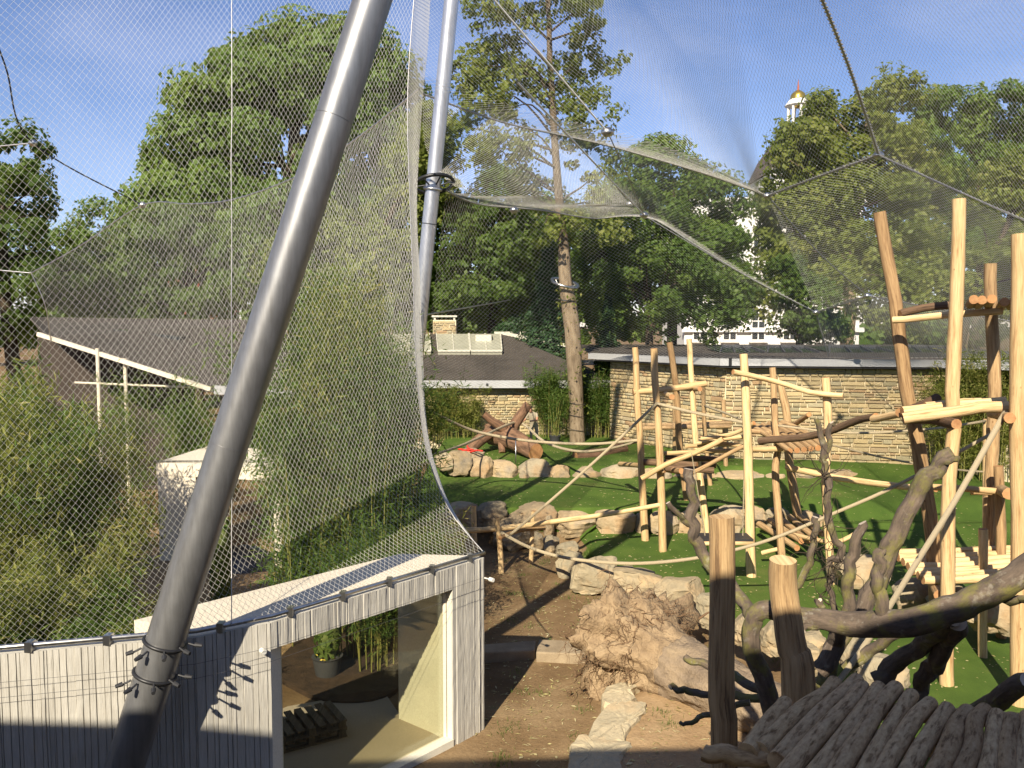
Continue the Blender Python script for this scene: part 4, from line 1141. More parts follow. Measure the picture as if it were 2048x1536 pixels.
lg(fb, 'long_bar', [(1574, 934, 21.4), (1650, 951, 20.3), (1720, 962, 19.3), (1800, 973, 18.2), (1872, 978, 17.2)], 13, PE)
for i, (a_, b_) in enumerate((((1518, 1048), (1594, 1096)), ((1540, 1040), (1603, 1082)), ((1560, 1036), (1616, 1082)), ((1580, 1034), (1630, 1076)), ((1600, 1034), (1645, 1068)))):
    lg(fb, 'low_log', [(a_[0], a_[1], 24.2), (b_[0], b_[1], 21.9)], 13, HA)
lg(fb, 'low_beam', [(1524, 1106, 21.8), (1566, 1096, 21.5)], 9, PE)
lg(fb, 'low_beam', [(1560, 1062, 23.4), (1660, 1085, 20.5), (1712, 1066, 20.0)], 9, PE)

fc = frame('climbing_frame', 1893, 1395, .4, 'tallest climbing frame of thick posts with three log platforms')
lg(fc, 'post', [(1759, 424, 16.3), (1775, 520, 16.3), (1796, 640, 16.2), (1808, 740, 16.2), (1825, 830, 16.2), (1843, 930, 16.2), (1866, 1080, 16.2), (1880, 1295, 16.2)], (24, 30), ('half', 'end'), True)
lg(fc, 'post', [(1918, 398, 14.5), (1915, 520, 14.5), (1911, 640, 14.5), (1905, 780, 14.5), (1908, 860, 14.5), (1898, 960, 14.5), (1894, 1200, 14.4), (1893, 1395, 14.4)], (26, 28), PE, True)
lg(fc, 'post', [(1981, 527, 17.2), (1983, 650, 17.2), (1990, 780, 17.2), (1985, 900, 17.2), (1978, 1010, 17.2), (1980, 1250, 17.2)], (24, 24), HA, True)
lg(fc, 'post', [(2038, 468, 13.6), (2037, 700, 13.6), (2035, 900, 13.6), (2037, 1100, 13.6), (2036, 1440, 13.6)], (30, 32), PE, True)
lg(fc, 'post', [(1997, 932, 16.6), (2001, 1010, 16.6), (2002, 1100, 16.6), (2003, 1270, 16.6)], (18, 20), HA, True)
lg(fc, 'post', [(1966, 1058, 15.6), (1966, 1115, 15.6), (1966, 1320, 15.6)], (18, 18), PE, True)
lg(fc, 'post', [(1971, 838, 21.5), (1975, 1060, 21.5)], (10, 12), PE, True)
lg(fc, 'post', [(2100, 900, 16), (2095, 1300, 16)], (26, 26), PE, True)
lg(fc, 'beam', [(1786, 640, 15.7), (1890, 631, 15.2), (2004, 622, 15.0)], 14, PE)
lg(fc, 'platform_log', [(1800, 627, 16), (1845, 616, 16), (1920, 609, 15.8)], (15, 17), BA)
for px, py in ((1948, 599), (1964, 600), (1984, 598), (2009, 604), (2028, 602)):
    lg(fc, 'platform_log', [(px - 8, py + 10, 17.8), (px, py, 14.4)], 18, HA)
lg(fc, 'beam', [(1806, 838, 14.2), (1890, 826, 14.1), (1960, 816, 14.1), (2014, 813, 14.1)], (23, 24), PE)
lg(fc, 'beam', [(1804, 823, 14.8), (1900, 812, 14.8), (2010, 804, 14.7)], (20, 22), PE)
lg(fc, 'beam', [(1850, 812, 15.4), (1930, 804, 15.4), (2006, 802, 15.3)], 16, PE)
lg(fc, 'beam', [(1818, 838, 15.8), (1870, 840, 14.6), (1913, 848, 13.5)], 21, BA)
lg(fc, 'beam', [(1800, 826, 15.0), (1840, 812, 15.6), (1874, 796, 16.0)], 19, BA)
lg(fc, 'beam', [(1985, 826, 16.6), (2020, 836, 13.4)], 22, HA)
lg(fc, 'beam', [(1866, 974, 16.9), (1930, 977, 16.6), (2002, 983, 16.4)], 13, PE)
lg(fc, 'beam', [(1940, 984, 17.0), (1985, 985, 16.8)], 12, PE)
lg(fc, 'beam', [(1990, 975, 17.6), (2018, 988, 15.4)], 24, HA)
for i in range(7):
    lg(fc, 'platform_log', [(1786 + 10 * i, 1106 + 9 * i, 17.0 - .34 * i), (1900, 1104 + 9.5 * i, 17.0 - .34 * i), (2060, 1096 + 9 * i, 17.0 - .34 * i)], 17, PE)
lg(fc, 'platform_beam', [(1840, 1118, 17.2), (1878, 1190, 14.6)], 20, HA)
lg(fc, 'platform_beam', [(1975, 1110, 17.2), (2030, 1185, 14.4)], 20, HA)

# near deck: log floor on posts, in the shade of the viewing building
fd = empty('log_deck', gz(1720, 1480, 0.35), 'shaded deck of knotty round logs between two squat posts', 'deck')
OP = ('oldpost', 'peeled')
P1t = at(1443, 1033, 6.15); P2t = at(1566, 1120, 6.9)
log('post', [P1t, at(1444, 1200, 6.12), at(1446, 1400, 6.08), at(1448, 1536, 6.05), Vector((at(1448, 1536, 6.05).x, 6.05, gh(1.5, 6) - .1))], [.095, .096, .098, .1, .12], OP, fd, 18, seed=4, lump=.05)
log('post', [P2t, at(1572, 1210, 6.9), at(1585, 1300, 6.85), at(1598, 1420, 6.8), Vector((at(1610, 1536, 6.75).x, 6.75, gh(2.2, 6.8) - .1))], [.112, .118, .128, .145, .16], OP, fd, 18, seed=9, lump=.08)
DZ = 4.05
deck = [((1495, 1506), (1570, 1407)), ((1519, 1503), (1669, 1366)), ((1553, 1523), (1714, 1360)), ((1587, 1536), (1724, 1373)), ((1638, 1536), (1758, 1377)), ((1683, 1536), (1792, 1377)), ((1741, 1536), (1823, 1390)), ((1775, 1536), (1861, 1407)), ((1826, 1536), (1895, 1418)), ((1881, 1536), (1936, 1425)), ((1922, 1536), (1970, 1421)), ((1977, 1536), (1994, 1431)), ((2018, 1536), (2025, 1440)), ((2052, 1536), (2056, 1436)), ((2100, 1536), (2098, 1440)), ((2150, 1536), (2140, 1440))]
for i, (a_, b_) in enumerate(deck):
    pa, pb = gz(*a_, DZ), gz(*b_, DZ)
    if i > 2: pa = pa + (pa - pb) * .5
    r0 = .058 + .010 * random.random()
    mid = pa.lerp(pb, .5) + Vector((random.uniform(-.035, .035), 0, random.uniform(-.005, .02)))
    m2 = pa.lerp(pb, .8) + Vector((random.uniform(-.03, .03), 0, random.uniform(0, .02)))
    log('deck_log', [pa, mid, m2, pb], [r0 * 1.05, r0, r0 * .98, r0 * .92], ('deck', 'deck'), fd, 18, wob=0, lump=.05, sub=7)
a_, b_ = gz(1408, 1505, DZ - .04), gz(1560, 1520, DZ - .04)
log('deck_edge', [a_, a_.lerp(b_, .5), b_], [.055, .06, .05], ('deck', 'end'), fd, 14, lump=.25, sub=6)
for k in (.25, .85):
    pa, pb = gz(1500, 1500, DZ - .13).lerp(gz(1620, 1400, DZ - .13), k), gz(2150, 1536, DZ - .13).lerp(gz(2150, 1440, DZ - .13), k)
    log('deck_bearer', [pa, pa.lerp(pb, .5), pb], .06, ('deck', 'end'), fd, 12)
for px in (1560, 1900, 2100):
    t_ = gz(px, 1470, DZ - .14); log('deck_leg', [t_, Vector((t_.x, t_.y, gh(t_.x, t_.y) - .1))], .08, ('oldpost', 'end'), fd, 12)

# ================================================================== ROPES
def rope(pts, w, label, grp='ropes strung between the climbing frames'):
    P = [at(*p) for p in pts]
    rr_ = [pxr(w, p[2]) for p in pts]
    o = MB().tube(P, rr_, 8, 0, 0, sub=5).build('rope', 'rope', None, True, P[0])
    return tag(o, label, 'rope', grp)
rope([(836, 808, 24), (900, 842, 26), (960, 865, 27), (1060, 882, 27), (1180, 888, 26), (1276, 880, 24.5)], 6, 'sagging rope from the net edge to the pale posts, before the fallen trunk')
rope([(858, 912, 26), (930, 888, 29), (1025, 846, 34.3), (1052, 852, 34.2), (1090, 884, 31), (1150, 902, 29), (1210, 899, 27), (1280, 882, 24.5)], 5.5, 'rope draped over the forked fallen trunk')
rope([(1020, 1070, 22.2), (1120, 985, 22.5), (1220, 895, 23), (1314, 806, 23.2)], 6, 'taut rope rising from the low rail to a pale post')
rope([(1000, 1064, 22.4), (1060, 1095, 21.5), (1140, 1117, 20.5), (1260, 1127, 19.5), (1380, 1118, 18.5), (1480, 1097, 18), (1560, 1072, 17.6), (1660, 1030, 17.4), (1800, 968, 17.3), (1982, 868, 17.0)], 7, 'long slack rope swinging low over the lower lawn')
rope([(1655, 1392, 8.8), (1740, 1275, 9.6), (1830, 1130, 10.9), (1920, 985, 12.3), (2010, 826, 13.9)], 12, 'thick twisted rope climbing from the log deck to the tallest frame')
rope([(1314, 807, 23.2), (1400, 828, 22.2), (1490, 845, 21.1)], 6, 'rope linking the slim frame and the middle frame')
rope([(1410, 812, 29), (1450, 826, 25), (1490, 842, 21.2)], 5, 'short thin rope behind the slim frame')
rope([(1556, 851, 21.6), (1700, 866, 21), (1860, 858, 21), (1971, 842, 21.4)], 5, 'thin level rope stretched before the stone wall')
rope([(1655, 888, 20.3), (1780, 918, 21), (1900, 938, 21.5), (1973, 944, 21.5)], 4, 'thin slanting rope low before the stone wall')

# hanging tray under the slim frame
hb = empty('hanging_tray', at(1448, 1068, 19.5), 'black tray swing hung on two thin lines', 'swing')
hc = at(1448, 1072, 19.5)
MB().box((hc.x - .62, hc.y - .3, hc.z - .06), (hc.x + .62, hc.y + .3, hc.z)).build('tray', 'blackplastic', hb)
MB().tube([hc + Vector((-.62, -.34, -.09)), hc + Vector((.62, -.34, -.09))], .05, 8, 0, 0).build('bar', 'peeled', hb, True)
MB().tube([at(1383, 905, 22.4), hc + Vector((-.45, 0, 0))], .012, 6).build('line', 'rope', hb)
MB().tube([at(1489, 895, 22.0), hc + Vector((.45, 0, 0))], .012, 6).build('line', 'rope', hb)

# ================================================================== DEAD BRANCHING TREE BY THE DECK
dt = empty('dead_tree', (at(1600, 1400, 8).x, 8, .3), 'leafless lichen-grey dead tree with sawn limbs reaching over the lawn', 'dead tree')
LI = ('lichen', 'endpale')
def br(pts, w, n=12, wob=.03, name='branch'):
    P = [at(*p) for p in pts]
    if len(w) == 2: w = [w[0] + (w[1] - w[0]) * i / (len(P) - 1) for i in range(len(P))]
    return log(name, P, [pxr(a, p[2]) for a, p in zip(w, pts)], LI, dt, n, wob * 1.6, lump=.26, sub=6)
g_ = at(1560, 1400, 7.9)
P = [at(2130, 1080, 6.6), at(2048, 1142, 6.7), at(1985, 1182, 6.8), at(1900, 1222, 6.9), at(1800, 1246, 7.1), at(1700, 1246, 7.5), at(1600, 1232, 7.7), at(1525, 1222, 7.75), at(1504, 1250, 7.8), at(1507, 1310, 7.85), at(1535, 1380, 7.9), Vector((g_.x, 8.0, g_.z - .6)), Vector((g_.x + .1, 8.1, .2))]
log('trunk', P, [pxr(w_, 7.7) for w_ in (40, 46, 50, 52, 50, 48, 42, 36, 36, 38, 40, 42, 60)], LI, dt, 16, .02, lump=.14, sub=6)
br([(1695, 1240, 7.65), (1693, 1170, 7.6), (1708, 1110, 7.6), (1724, 1046, 7.6)], (27, 19))
br([(1768, 1244, 7.2), (1758, 1180, 7.2), (1757, 1140, 7.25), (1762, 1100, 7.3)], (28, 23))
br([(1640, 1340, 8.8), (1715, 1222, 8.8), (1762, 1140, 8.8), (1790, 1075, 8.8), (1832, 988, 8.8), (1868, 938, 8.8), (1904, 906, 8.8)], (38, 36, 38, 38, 34, 34, 30))
br([(1850, 965, 8.8), (1880, 930, 8.75), (1914, 912, 8.7)], (20, 14))
br([(1672, 1232, 8.2), (1660, 1180, 8.2), (1662, 1130, 8.2), (1684, 1100, 8.2), (1660, 1040, 8.2), (1652, 960, 8.2), (1648, 910, 8.2), (1632, 838, 8.2)], (12, 12, 13, 15, 16, 15, 14, 9))
br([(1650, 920, 8.2), (1656, 880, 8.2), (1663, 845, 8.2)], (14, 9))
br([(1580, 1205, 8.0), (1600, 1168, 8.0), (1622, 1120, 8.0), (1628, 1075, 8.0), (1631, 1034, 8.0)], (15, 13))
br([(1508, 1238, 7.8), (1468, 1178, 8.2), (1430, 1140, 8.4), (1405, 1105, 8.5), (1388, 1070, 8.5), (1384, 1005, 8.5), (1378, 938, 8.5)], (26, 26, 26, 25, 24, 22, 20))
br([(1386, 1050, 8.5), (1366, 1035, 8.5), (1336, 1005, 8.4)], (14, 10))
br([(1751, 1362, 8.3), (1800, 1318, 8.2), (1860, 1276, 7.7), (1905, 1236, 7.1)], (38, 34))
br([(1833, 1400, 8.4), (1850, 1350, 8.3), (1881, 1318, 7.9), (1915, 1245, 7.1)], (34, 36))
br([(1650, 1370, 9.2), (1660, 1320, 9.1), (1678, 1255, 8.6)], (40, 32))
br([(1690, 1338, 9.4), (1740, 1300, 9.3), (1800, 1262, 9.0)], (22, 26))
br([(1930, 1440, 8.4), (1990, 1400, 8.0), (2060, 1362, 7.6)], (44, 40))
br([(1990, 1190, 6.85), (2030, 1200, 6.8), (2070, 1205, 6.7)], (20, 16))
br([(1340, 1375, 8.8), (1375, 1386, 8.8), (1440, 1390, 8.6), (1530, 1400, 8.2)], (12, 18))
br([(1372, 1318, 9.0), (1410, 1330, 8.9), (1470, 1352, 8.6), (1540, 1390, 8.2)], (14, 20))
br([(1360, 1445, 8.2), (1410, 1435, 8.2), (1500, 1405, 8.1)], (8, 14))
br([(1640, 1228, 7.7), (1640, 1210, 7.7), (1640, 1200, 7.7)], (11, 9))
br([(1605, 1262, 7.55), (1635, 1252, 7.6)], (12, 14))
rt = random.Random(5)
tw = MB()
for i in range(70):
    s0 = rt.choice(((1660, 1130), (1655, 1050), (1690, 1120), (1630, 1100), (1650, 950), (1700, 1130), (1640, 1190)))
    p = Vector((s0[0], s0[1], 0)); a0 = rt.uniform(0, 6.28); pts = []
    dd = rt.uniform(7.7, 8.5)
    for k in range(6):
        pts.append(at(p.x, p.y, dd + rt.uniform(-.03, .03)))
        a0 += rt.uniform(-.7, .7); st_ = rt.uniform(8, 20); p += Vector((math.cos(a0) * st_, math.sin(a0) * st_, 0))
    tw.tube(pts, [.0055, .0018], 4)
tw.build('twigs', 'darkbark', dt)['kind'] = 'stuff'

# ================================================================== UPROOTED TREE
c_plate = Vector((*P2(1262, 1290, .75), .80)); 
up_ = empty('uprooted_tree', (c_plate.x, c_plate.y, 0.1), 'uprooted tree trunk with dirt-caked root plate facing the path', 'fallen tree')
tip = at(1720, 1372, 11.6); tip.z = .75
axis = (tip - c_plate); axis.z = 0; axis.normalize()
perp = Vector((-axis.y, axis.x, 0))
m = MB(); nr, ns = 34, 84
prof = [(-.30, .02), (-.34, .45), (-.28, .85), (-.10, 1.08), (.10, 1.12), (.28, .98), (.5, .80), (.75, .66), (1.05, .57), (1.5, .52), (2.1, .49), (3.0, .46), (4.2, .43), (4.9, .42)]
prof_s = []
for i in range(len(prof) - 1):
    for k in range(6):
        t = k / 6; prof_s.append((prof[i][0] + (prof[i + 1][0] - prof[i][0]) * t, prof[i][1] + (prof[i + 1][1] - prof[i][1]) * t))
prof_s.append(prof[-1])
def plate_pt(s, r, a_):
    flare = max(0, min(1, (r - .45) / .6))
    nz_ = mnoise.fractal(Vector((math.cos(a_) * 2.2, math.sin(a_) * 2.2, s * 2.0)), 1.0, 2.0, 5)
    rr2 = r * (1 + (.10 + .32 * flare) * nz_) 
    rr2 += (.03 + .05 * flare) * mnoise.fractal(Vector((math.cos(a_) * 7, math.sin(a_) * 7, s * 7)), .8, 2.1, 4)
    if s < .3: rr2 *= 1 + .13 * math.sin(a_ * 3 + 1) + .07 * math.sin(a_ * 7)
    zc = c_plate.z + (tip.z - .15 - c_plate.z) * max(0, s) / 5
    ss = s + .12 * flare * mnoise.noise(Vector((math.cos(a_) * 3, math.sin(a_) * 3, 4)))
    p = c_plate + axis * ss + perp * (rr2 * math.cos(a_) * 1.08); p.z = zc - .02 + rr2 * math.sin(a_) * .98
    return p
for (s, r) in prof_s:
    for k in range(ns): m.v.append(tuple(plate_pt(s, r, 2 * math.pi * k / ns)))
nrows = len(prof_s)
for i in range(nrows - 1):
    for k in range(ns):
        k2 = (k + 1) % ns
        m.face([i * ns + k, i * ns + k2, (i + 1) * ns + k2, (i + 1) * ns + k], 0 if prof_s[i][0] < 1.2 else 2)
m.face([(nrows - 1) * ns + k for k in range(ns)], 1)
m.build('trunk', ['rootsoil', 'end', 'fallenbark'], up_, True)
rt = random.Random(9); fine = MB()
for i in range(40):
    a_ = rt.uniform(0, 6.28); s0, r0 = rt.uniform(-.3, .35), rt.uniform(.5, 1.05)
    p = plate_pt(s0, r0, a_); out = (p - (c_plate + axis * .3)).normalized(); pts = [p - out * .1]
    dr = out.copy(); L_ = rt.uniform(.18, .45)
    for k in range(5):
        dr = (dr + Vector((rt.uniform(-.6, .6), rt.uniform(-.6, .6), rt.uniform(-.55, .3)))).normalized()
        pts.append(pts[-1] + dr * (L_ / 3))
    MB().tube(pts, [rt.uniform(.018, .04), .006], 7, sub=2).build('root', 'root', up_, True)
for i in range(1000):
    a_ = rt.uniform(0, 6.28); s0 = rt.uniform(-.32, .75); r0 = 1.1 - max(0, s0) * .55 if s0 > -.25 else rt.uniform(.2, 1.05)
    p = plate_pt(s0, r0, a_); out = (p - (c_plate + axis * .3)).normalized(); pts = [p - out * .03]
    dr = (out * .5 + Vector((rt.uniform(-1, 1), rt.uniform(-1, 1), rt.uniform(-1, .6)))).normalized()
    for k in range(5):
        dr = (dr + Vector((rt.uniform(-.8, .8), rt.uniform(-.8, .8), rt.uniform(-.8, .5))) + out * .04).normalized()
        pts.append(pts[-1] + dr * rt.uniform(.04, .09))
    fine.tube(pts, [rt.uniform(.005, .010), .002], 4)
fine.build('fine_roots', 'root', up_)['kind'] = 'stuff'

# ================================================================== FORKED FALLEN TRUNK BEFORE THE STONE HOUSE
ft_ = empty('forked_trunk', gz(1045, 900, 1.35), 'big forked red-brown trunk lying before the low stone house', 'fallen trunk')
RB = ('redbark', 'end')
def fl_(pts, w, mats=RB, name='limb'):
    return log(name, [at(*p) for p in pts], [pxr(a, p[2]) for a, p in zip(w, pts)], mats, ft_, 16, .02, lump=.16, sub=4)
fl_([(985, 868, 35.6), (1010, 872, 34.6), (1040, 886, 33.6), (1072, 904, 32.6)], (44, 44, 42, 34), name='trunk')
fl_([(1022, 870, 34.6), (1030, 848, 34.6), (1044, 826, 34.6), (1057, 808, 34.6)], (24, 21, 19, 17))
fl_([(1016, 872, 34.4), (1004, 855, 34.2), (985, 842, 34.2), (968, 828, 34.2)], (22, 19, 16, 13))
fl_([(1000, 862, 35.6), (975, 870, 34.6), (950, 888, 33.9), (938, 902, 33.6)], (24, 25, 25, 20))
fl_([(1006, 868, 34.6), (1003, 885, 34.3), (1004, 906, 34.0)], (12, 12, 14))
fl_([(985, 866, 35.8), (978, 856, 35.9), (972, 850, 36.0)], (20, 14, 8))
sl = empty('fallen_log', gz(1210, 905, 1.35), 'short rough log lying on the upper lawn at the tall tree', 'fallen log')
log('trunk', [gz(1150, 915, 1.5), gz(1190, 910, 1.52), gz(1248, 898, 1.56)], [.24, .25, .22], RB, sl, 14, lump=.3, sub=4)
log('stub', [gz(1230, 900, 1.5), at(1240, 885, gz(1230, 900, 1.5).y), at(1247, 876, gz(1230, 900, 1.5).y)], [.2, .17, .14], RB, sl, 12, lump=.3)
rt = random.Random(4); m = MB()
for i in range(40):
    p = gz(1150, 912, 1.5) + Vector((rt.uniform(-.2, .2), rt.uniform(-.25, .25), rt.uniform(-.2, .25)))
    q_ = p + Vector((rt.uniform(-.35, .1), rt.uniform(-.2, .2), rt.uniform(-.2, .25)))
    m.tube([p, q_], [.02, .006], 4)
m.build('root_stubs', 'root', sl)['kind'] = 'stuff'

# ================================================================== BOULDERS
def boulder_mesh(sx, sy, sz, seed, cuts=18, res=9):
    r = random.Random(seed)
    bm = bmesh.new(); bmesh.ops.create_cube(bm, size=2)
    bmesh.ops.subdivide_edges(bm, edges=bm.edges[:], cuts=res, use_grid_fill=True)
    pl = []
    for i in range(cuts):
        n_ = Vector((r.uniform(-1, 1), r.uniform(-1, 1), r.uniform(-.5, 1))).normalized()
        pl.append((n_, r.uniform(.80, 1.15)))
    for v in bm.verts:
        p = v.co
        k = (abs(p.x) ** 7 + abs(p.y) ** 7 + abs(p.z) ** 7) ** (1 / 7)
        p = p / k
        for n_, d in pl:
            e_ = p.dot(n_) - d
            if e_ > 0: p = p - n_ * e_
        p = p * (1 + .07 * mnoise.fractal(p * 1.5 + Vector((seed * 3.3, 0, 0)), 1, 2, 4)) + Vector((.08, .05, .05)) * mnoise.cell(Vector((p.x * 1.5 + seed, p.y * 1.5, p.z * 2.1)))
        strat = .012 * math.sin(p.z * 17 + seed) 
        v.co = Vector((p.x * sx * (1 + strat), p.y * sy * (1 + strat), p.z * sz))
    me = bpy.data.meshes.new('boulder'); bm.to_mesh(me); bm.free()
    return me
bcount = [0]
def boulder(px0, px1, ytop, ybase, d, label, grp, mat='boulder', depth=None, tilt=.06, name='boulder', sink=.15):
    bcount[0] += 1
    sd = bcount[0]
    a, b = at(px0, ybase, d), at(px1, ybase, d)
    sx = (b.x - a.x) / 2; zt = at(px0, ytop, d).z; zb = a.z
    sz = (zt - zb) / 2 + sink / 2; sy = depth if depth else max(.3, min(sx, .8) * .8)
    me = boulder_mesh(sx, sy, sz, sd); me.materials.append(M[mat])
    o = bpy.data.objects.new(name, me)
    o.location = ((a.x + b.x) / 2, d + sy * .9, zb - sink + sz)
    r = random.Random(sd * 7)
    o.rotation_euler = (r.uniform(-tilt, tilt), r.uniform(-tilt, tilt), r.uniform(-.12, .12))
    COL.objects.link(o)
    return tag(o, label, 'boulder', grp)
LB, GB = 'grey quarried boulder in the upper row below the forked trunk', 'boulders of the upper row'
for i, (x0, x1, yt, yb) in enumerate(((866, 905, 905, 935), (895, 945, 905, 945), (940, 985, 918, 948), (958, 985, 915, 950), (980, 1038, 925, 958), (1034, 1102, 922, 962), (1038, 1060, 945, 962), (1098, 1140, 932, 965), (1138, 1210, 938, 970), (1205, 1282, 934, 972))):
    boulder(x0, x1, yt, yb, 30.3 + .12 * (i % 3), LB if i % 3 != 1 else 'ochre-brown quarried boulder in the upper row below the forked trunk', GB, ('boulder', 'boulderw')[i % 3 == 1])
boulder(895, 965, 903, 925, 31.6, 'flat pale slab under a red bundle on the upper row', GB, 'slab', .7)
LC, GC = 'low grey boulder half sunk in the lawn before the stone hall', 'low boulders in the lawn'
for i, (x0, x1, yt, yb) in enumerate(((1282, 1345, 938, 968), (1345, 1440, 945, 972), (1440, 1545, 945, 975), (1538, 1580, 950, 972), (1585, 1640, 945, 970), (1632, 1725, 945, 970))):
    boulder(x0, x1, yt, yb, 30.2, LC if i % 2 else 'low brown boulder half sunk in the lawn before the stone hall', GC, ('boulderw', 'boulder')[i % 2])
LD, GD = 'big grey boulder in the retaining row behind the low rail', 'boulders of the lower row'
for i, (x0, x1, yt, yb) in enumerate(((870, 952, 1012, 1062), (948, 1012, 1010, 1052), (990, 1030, 1040, 1062), (1016, 1112, 1016, 1058), (1088, 1110, 1035, 1065), (1105, 1200, 1028, 1068), (1192, 1274, 1024, 1072), (1270, 1300, 1030, 1065), (1297, 1362, 1025, 1068), (1360, 1412, 1022, 1070), (1425, 1500, 1018, 1066), (1480, 1540, 1018, 1050), (1535, 1580, 1020, 1056), (1600, 1650, 1025, 1052))):
    boulder(x0, x1, yt, yb, 25.0 + .15 * (i % 2), LD if i % 3 != 2 else 'big ochre boulder in the retaining row behind the low rail', GD, ('boulder', 'boulder', 'boulderw')[i % 3])
boulder(985, 1060, 1062, 1098, 24.4, 'brown boulder low behind the two middle stakes', GD, 'boulderw')
boulder(1060, 1092, 1068, 1098, 24.6, LD, GD)
LE, GE = 'pale block edging the lower lawn above the bare soil', 'edging blocks of the lower lawn'
for x0, x1, yt, yb, d in ((1088, 1120, 1076, 1092, 24.2), (1088, 1112, 1090, 1112, 23.9), (1112, 1158, 1090, 1112, 23.3), (1112, 1175, 1108, 1150, 21.9), (1145, 1240, 1124, 1180, 20.3), (1230, 1330, 1148, 1190, 19.2), (1310, 1420, 1168, 1215, 18.3), (1400, 1470, 1195, 1250, 17.3)):
    boulder(x0, x1, yt, yb, d, LE, GE, 'slab', tilt=.04)
LF, GF = 'weathered block beside the sawn-off dead tree, near its foot', 'blocks at the dead tree'
for x0, x1, yt, yb, d in ((1470, 1530, 1235, 1285, 15.6), (1530, 1590, 1255, 1300, 15.0), (1580, 1660, 1275, 1320, 14.4), (1600, 1650, 1300, 1340, 13.9), (1690, 1750, 1275, 1330, 13.2), (1740, 1830, 1325, 1370, 12.2)):
    boulder(x0, x1, yt, yb, d, LF, GF, 'slab')
for x0, x1, yt, yb, d in ((1800, 1880, 1165, 1215, 16.9), (1870, 1960, 1180, 1230, 16.4), (1950, 2060, 1190, 1260, 15.8), (1690, 1790, 1120, 1170, 19.0)):
    boulder(x0, x1, yt, yb, d, 'grey boulder under the low log platform of the tallest frame', 'boulders under the platform')
def flatslab(pts, z0, z1, label, mat='slabpale'):
    q_ = [gz(x, y, z1) for x, y in pts]
    c = sum(q_, Vector()) / len(q_)
    poly = smooth_poly([(p.x, p.y) for p in q_], 4)
    bm = bmesh.new(); r = random.Random(len(label) + int(pts[0][0]))
    n_ = len(poly)
    rings_ = []
    for sc_, zz in ((1.04, z0), (1.03, z1 - .07), (.97, z1), (.6, z1 + .015), (.25, z1 + .01)):
        rings_.append([bm.verts.new((c.x + (x - c.x) * sc_ + r.uniform(-.025, .025), c.y + (y - c.y) * sc_ + r.uniform(-.025, .025), zz + r.uniform(-.015, .015))) for x, y in poly])
    for A_, B_ in zip(rings_[:-1], rings_[1:]):
        for i in range(n_): bm.faces.new((A_[i], A_[(i + 1) % n_], B_[(i + 1) % n_], B_[i]))
    bm.faces.new(rings_[-1]); bm.normal_update()
    me = bpy.data.meshes.new('rock_slab'); bm.to_mesh(me); bm.free(); me.materials.append(M[mat])
    me.transform(Matrix.Translation(-Vector((c.x, c.y, z0))))
    o = bpy.data.objects.new('rock_slab', me); o.location = (c.x, c.y, z0); COL.objects.link(o)
    return tag(o, label, 'boulder', 'flat slabs along the sandy bank')
flatslab([(1205, 1400), (1215, 1375), (1260, 1355), (1295, 1350), (1265, 1380), (1270, 1395), (1235, 1412)], .05, .42, 'rounded pale slab at the tip of the sandy bank, below the root plate')
flatslab([(1170, 1485), (1215, 1410), (1285, 1402), (1290, 1420), (1262, 1450), (1250, 1478), (1235, 1480)], .05, .42, 'long leaning pale slab in the middle of the sandy bank edge')
flatslab([(1138, 1520), (1142, 1488), (1165, 1468), (1200, 1478), (1262, 1482), (1240, 1510), (1235, 1560), (1140, 1570)], .05, .42, 'broad tan slab edging the sandy bank, before the shaded ground')
for pts, lb in (([(968, 1304), (968, 1288), (1072, 1280), (1070, 1300)], 'shaded concrete kerb block leading out from the pillar'), ([(1072, 1304), (1078, 1278), (1172, 1282), (1172, 1308)], 'sunlit concrete kerb block ending at the root plate')):
    q_ = [gz(x, y, .22) for x, y in pts]
    o = MB().prism([(p.x, p.y) for p in q_], -.05, .22).build('kerb_block', 'kerb', None, False, (q_[0].x, q_[0].y, 0))
    bv = o.modifiers.new('bevel', 'BEVEL'); bv.width = .03; bv.segments = 2
    tag(o, lb, 'kerb', 'kerb blocks across the bare soil')

# ================================================================== FOLIAGE
def leaves(centers, normals, size, asp, rs, fold=.15, up=.3, jit=1.0):
    """diamond leaves: arrays of verts, quads"""
    n = len(centers)
    nv_ = normals + jit * rs.normal(size=(n, 3)) * .6 + np.array([0, 0, up])
    nv_ /= np.linalg.norm(nv_, axis=1, keepdims=True) + 1e-9
    d = rs.normal(size=(n, 3)); d -= (d * nv_).sum(1, keepdims=True) * nv_
    d /= np.linalg.norm(d, axis=1, keepdims=True) + 1e-9
    s = np.cross(nv_, d)
    ln_ = (size * rs.uniform(.45, 1.5, n))[:, None]; w = ln_ * asp * .5
    b = centers - d * ln_ * .5; t = centers + d * ln_ * .5
    l1 = centers + s * w + nv_ * ln_ * fold * .5; r1 = centers - s * w + nv_ * ln_ * fold * .5
    V = np.stack([b, l1, t, r1], 1).reshape(-1, 3)
    F = np.arange(4 * n).reshape(n, 4)
    return V, F
